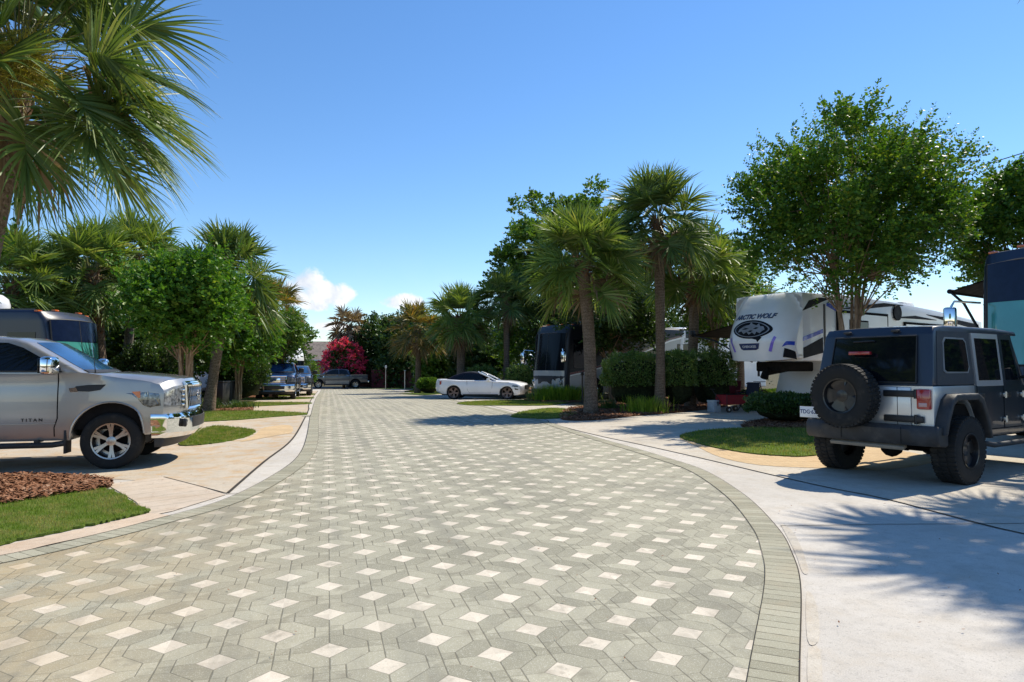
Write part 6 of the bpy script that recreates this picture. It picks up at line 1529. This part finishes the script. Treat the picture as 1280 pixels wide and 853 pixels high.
    add_tube(bm, [(-.85, -HW - 2.6, 2.74), (-5.45, -HW - 2.6, 2.74)], .07, 10)
    aw = part('awning', bm, FABBK, T, smooth=False)
    for q in (-.85, -5.45): tube_part('awning_arm', [(q, -HW, 1.7), (q, -HW - 1.6, 2.5), (q, -HW - 2.6, 2.72)], .03, DKMETAL, aw, 5)
    for s in (-1, 1):
        bm = bmesh.new(); add_box(bm, (-.85, -HW - 2.6, 2.80), (.2, .12, .22), None, .04); part('awning_motor', bm, BLACKP, aw) if s > 0 else bm.free()
    return T
x, y = cw(1004, 21.2)
ang = rad(200)
# origin is the centre line of the cap joint: shift from the near corner to the centre
hw = 1.225; ox, oy = -math.sin(ang) * -1, math.cos(ang) * -1
fifth_wheel('white fifth-wheel trailer with raised nose, black oval emblem and blue stripe', x - math.sin(rad(20)) * hw, y + math.cos(rad(20)) * hw, ang)
# ================================================================== HOUSE, FENCE, SMALL THINGS
M_BRICKW = None
def m_brick():
    m = bpy.data.materials.new('house_brick'); m.use_nodes = True; nt = new_nt(m.node_tree)
    v = scaled(nt, coords(nt), (1, 1, 1)); b = nt.nodes.new('ShaderNodeTexBrick'); 
    sp = nt.nodes.new('ShaderNodeSeparateXYZ'); nt.links.new(v, sp.inputs[0]); cb = nt.nodes.new('ShaderNodeCombineXYZ')
    nt.links.new((S(nt, sp.outputs[0]) + S(nt, sp.outputs[1])).o, cb.inputs[0]); nt.links.new(sp.outputs[2], cb.inputs[1]); nt.links.new(cb.outputs[0], b.inputs[0])
    b.inputs['Scale'].default_value = 4; b.inputs['Color1'].default_value = (.28, .11, .075, 1); b.inputs['Color2'].default_value = (.36, .16, .11, 1); b.inputs['Mortar'].default_value = (.4, .34, .3, 1)
    bsdf(nt, b.outputs[0], .9, spec=.2); return m
M_BRICKW = m_brick()
M_SHING = mat('roof_shingle', (.20, .165, .14), .95, var=.25, scale=3, bscale=9, bstr=.6, bdist=.05, spec=.15)
def house(label, x, y, rz, L, W, Hw, Hr):
    z = gz(y); T = thing('brick_house', label, 'house', (x, y, z), rz)
    bm = bmesh.new(); add_box(bm, (0, 0, Hw / 2), (L, W, Hw)); part('wall', bm, M_BRICKW, T, smooth=False)
    bm = bmesh.new(); e = .5
    v = [bm.verts.new(p) for p in ((-L / 2 - e, -W / 2 - e, Hw), (L / 2 + e, -W / 2 - e, Hw), (L / 2 + e, W / 2 + e, Hw), (-L / 2 - e, W / 2 + e, Hw), (-L / 2 + W * .42, 0, Hr), (L / 2 - W * .42, 0, Hr))]
    for f in ((0, 1, 5, 4), (1, 2, 5), (2, 3, 4, 5), (3, 0, 4), (3, 2, 1, 0)): bm.faces.new([v[i] for i in f])
    part('roof', bm, M_SHING, T, smooth=False)
    box_part('fascia', (0, -W / 2 - e, Hw - .02), (L + 2 * e + .1, .06, .18), WHITEP, T, .0)
    for i, px_ in enumerate(np.linspace(-L / 2 + 2, L / 2 - 1.6, 5)):
        w = box_part('window', (px_, -W / 2 - .02, 1.45), (1.1, .08, 1.3), WHITEP, T, .01); box_part('pane', (px_, -W / 2 - .07, 1.45), (.92, .02, 1.12), GLASS, w, 0)
    d = box_part('door', (L / 2 - 3.6, -W / 2 - .03, 1.05), (1.0, .08, 2.1), MAROON, T, .01)
    return T
x, y = cw(368, 98); house('low brick house with brown hipped roof beyond the road end', x - 4.2, y + 2, rad(-4), 26, 9, 3.2, 6.0)

# wooden fence at the road end
M_FENCE = mat('fence_wood', (.10, .045, .035), .9, var=.35, scale=3, spec=.15, bscale=20, bstr=.5)
x0, y0 = cw(448, 75); x1, y1 = cw(556, 70)
Lf = math.hypot(x1 - x0, y1 - y0); T = thing('wooden_fence', 'dark reddish board fence below the far trees at the road end', 'fence', (x0, y0, gz(y0)), math.atan2(y1 - y0, x1 - x0))
bm = bmesh.new(); k = int(Lf / .16)
for i in range(k): add_box(bm, (i * .16 + .08, random.uniform(-.006, .006), .95), (.15, .02, 1.8 + random.uniform(-.02, .02)))
part('boards', bm, M_FENCE, T, smooth=False)
for i in range(int(Lf / 2.4) + 1): box_part('post', (i * 2.4, .08, 1.0), (.1, .1, 2.0), M_FENCE, T, 0)
for zz in (.4, 1.5): box_part('rail', (Lf / 2, .045, zz), (Lf, .04, .1), M_FENCE, T, 0)
# red shed panel section beside it
x, y = cw(466, 72.5); T = thing('red_gate', 'small dark red gate at the left end of the board fence', 'gate', (x, y, gz(y)), rad(-12))
bm = bmesh.new()
for i in range(10): add_box(bm, (i * .16, 0, .95), (.15, .03, 1.9))
part('gate_panel', bm, mat('red_boards', (.16, .02, .03), .7), T, smooth=False)
box_part('post', (-.12, 0, 1.05), (.1, .1, 2.1), M_FENCE, T, 0); box_part('post', (1.6, 0, 1.05), (.1, .1, 2.1), M_FENCE, T, 0)

# small posts
x, y = cw(482.5, 66); T = thing('marker_post', 'slim pale post standing before the far board fence', 'post', (x, y, gz(y)))
tube_part('pole', [(0, 0, 0), (0, 0, 2.1)], .045, BRUSHED, T, 8); bm = bmesh.new(); add_box(bm, (0, 0, 2.2), (.18, .18, .25), None, .03); part('lamp_head', bm, WHITEP, T)
x, y = cw(506.5, 68); T = thing('marker_post', 'short wooden post right of the slim pale post', 'post', (x, y, gz(y)))
tube_part('pole', [(0, 0, 0), (0, 0, 1.8)], .07, BRUSHED, T, 8); bm = bmesh.new(); add_box(bm, (0, 0, 1.84), (.2, .2, .06), None, .01); part('cap', bm, WHITEP, T)
x, y = at(728, 505); T = thing('utility_pedestal', 'thin black hookup post left of the stout palm trunk', 'post', (x, y, gz(y)))
tube_part('pole', [(0, 0, 0), (0, 0, 1.25)], .035, BLACKP, T, 8); bm = bmesh.new(); add_box(bm, (0, 0, 1.28), (.12, .10, .16), None, .02); part('hookup_box', bm, BLACKP, T)

# white bulk of lamp post left: radio mast over the trees
x, y = cw(211, 60); T = thing('radio_mast', 'thin mast rising above the palms on the left', 'mast', (x, y, gz(y)))
tube_part('pole', [(0, 0, 0), (0, 0, hgt(278, 60) - gz(y))], .03, DKMETAL, T, 5)

# items at the site beside the trailer: cooler, folding wagon, grill, bicycle, chair
x, y = at(892.5, 515); x -= .0
T = thing('cooler', 'pale grey cooler box standing left of the red folding wagon', 'cooler', (x, y, gz(y)), rad(12))
b = bmesh.new(); add_box(b, (0, 0, .17), (.32, .32, .34), None, .02); part('cooler_body', b, mat('cooler_grey', (.42, .47, .52), .5), T)
b = bmesh.new(); add_box(b, (0, 0, .37), (.34, .34, .06), None, .015); part('lid', b, mat('cooler_lid', (.55, .60, .64), .5), T)
tube_part('handle', [(0, -.17, .3), (0, -.19, .36), (0, -.19, .22)], .018, BLACKP, T, 6)
x, y = at(915, 515)
T = thing('folding_wagon', 'red folding wagon parked between the cooler and the dark bush', 'wagon', (x, y, gz(y)), rad(10))
RF = mat('red_canvas', (.26, .012, .018), .8, bscale=60, bstr=.3)
b = bmesh.new()
for s in (1, -1): add_box(b, (0, s * .26, .42), (.95, .02, .32), None, .005)
for s in (1, -1): add_box(b, (s * .47, 0, .42), (.02, .52, .32), None, .005)
add_box(b, (0, 0, .27), (.95, .52, .02)); part('basket', b, RF, T)
b = bmesh.new()
for s in (1, -1):
    for q in (1, -1): add_tube(b, [(q * .47, s * .27, .12), (q * .47, s * .27, .62)], .012, 6)
    add_tube(b, [(-.47, s * .27, .6), (.47, s * .27, .6)], .012, 6)
    add_tube(b, [(-.47, s * .27, .15), (.47, s * .27, .32)], .01, 6)
part('frame', b, DKMETAL, T)
for s in (1, -1):
    for q in (1, -1):
        b = bmesh.new(); add_lathe(b, [(.04, -.03), (.10, -.03), (.10, .03), (.04, .03)], 20, 'y', (q * .42, s * .30, .10), closed=True); w = part('wheel', b, BLACKP, T)
        b = bmesh.new(); add_lathe(b, [(.0001, -.02), (.042, -.02), (.042, .02), (.0001, .02)], 12, 'y', (q * .42, s * .30, .10)); part('hub', b, WHITEP, w)
tube_part('handle', [(-.47, 0, .3), (-.85, 0, .75), (-.85, .12, .78), (-.85, -.12, .78)], .014, DKMETAL, T, 6)
def camp_chair(label, x, y, rz, cm):
    T = thing('camp_chair', label, 'camp chair', (x, y, gz(y)), rz, 'camp chairs by the trailer')
    b = bmesh.new(); add_box(b, (0, 0, .42), (.5, .5, .03), None, .01); part('seat', b, cm, T)
    b = bmesh.new(); add_box(b, (-.27, 0, .72), (.03, .5, .56), (0, -.22, 0), .01); part('backrest', b, cm, T)
    for s in (1, -1):
        tube_part('leg', [(.25, s * .26, 0), (-.25, s * .26, .42)], .012, DKMETAL, T, 6); tube_part('leg', [(-.25, s * .26, 0), (.25, s * .26, .42), (.25, s * .26, .62)], .012, DKMETAL, T, 6)
        tube_part('armrest', [(.25, s * .27, .62), (-.30, s * .27, .64)], .02, cm, T, 6)
x, y = at(935, 514); camp_chair('dark folding camp chair right of the red wagon', x, y, rad(200), mat('chair_canvas', (.02, .025, .05), .8))
x, y = at(926, 510); camp_chair('maroon folding camp chair behind the red wagon', x, y + .6, rad(215), mat('chair_canvas_red', (.16, .012, .02), .8))
x, y = at(955, 511)
T = thing('bicycle', 'dark bicycle leaning near the fifth-wheel trailer front', 'bicycle', (x, y + .6, gz(y)), rad(15))
for q in (-.52, .52):
    b = bmesh.new(); add_lathe(b, [(.30, -.02), (.33, -.02), (.33, .02), (.30, .02)], 28, 'y', (q, 0, .33), closed=True); w = part('wheel', b, RUBBER, T)
    b = bmesh.new(); [add_tube(b, [(q, 0, .33), (q + .3 * math.cos(k * PI / 6), 0, .33 + .3 * math.sin(k * PI / 6))], .003, 3) for k in range(12)]; part('spokes', b, BRUSHED, w)
b = bmesh.new()
for p, q in (((-.52, 0, .33), (-.10, 0, .30)), ((-.52, 0, .33), (-.22, 0, .82)), ((-.10, 0, .30), (-.24, 0, .88)), ((-.10, 0, .30), (.36, 0, .80)), ((-.22, 0, .80), (.36, 0, .84)), ((.34, 0, .95), (.52, 0, .33))): add_tube(b, [p, q], .018, 6)
part('frame', b, mat('bike_frame', (.14, .02, .03), .4), T)
tube_part('handlebar', [(.30, -.28, .98), (.34, 0, .97), (.30, .28, .98)], .014, DKMETAL, T, 6); box_part('saddle', (-.25, 0, .91), (.24, .14, .05), BLACKP, T, .02)

# trash bins behind the dark palm trunk on the left
def bin_(label, px, Z, m_):
    x, y = cw(px, Z); T = thing('wheelie_bin', label, 'bin', (x, y, gz(y)), rad(-20), 'bins behind the palm trunk')
    b = bmesh.new(); add_box(b, (0, 0, .5), (.48, .52, .9), None, .03, taper=1.15); part('bin_body', b, m_, T)
    b = bmesh.new(); add_box(b, (0, 0, .98), (.58, .64, .06), None, .02); part('lid', b, m_, T)
    for s in (1, -1):
        b = bmesh.new(); add_lathe(b, [(.0001, -.03), (.10, -.03), (.10, .03), (.0001, .03)], 16, 'y', (.2, s * .28, .10)); part('wheel', b, BLACKP, T)
bin_('black bin just right of the dark palm trunk', 276, 27, BLACKP)
bin_('dark grey bin behind the black bin', 286, 29, GREYP)

# power lines at the top right
for i, ((xa, ya), (xb, yb), lb) in enumerate((((1120, 232), (1330, 168), 'topmost overhead wire at the right edge'), ((1120, 262), (1330, 196), 'second overhead wire from the top'), ((1120, 262 + 12), (1330, 220), 'third overhead wire from the top'), ((1120, 296), (1330, 268), 'lowest overhead wire passing low behind the trees'))):
    Za, Zb = 44, 30
    pa = Vector((*cw(xa - 380, Za + 26), hgt(ya + 116 - i * 0, Za + 26))); pb = Vector((*cw(xb, Zb), hgt(yb, Zb))); pa = Vector((*cw(xa, Za), hgt(ya, Za)))
    d_ = (pa - pb); pts = [pb - d_ * .6 + d_ * 2.2 * t + Vector((0, 0, -.5 * (1 - (2 * t - 1) ** 2) * .6)) for t in np.linspace(0, 1, 14)]
    bm = bmesh.new(); add_tube(bm, pts, .026, 5); o = bm_obj('power_line', bm, BLACKP); tag(o, lb, 'power line', 'overhead wires')
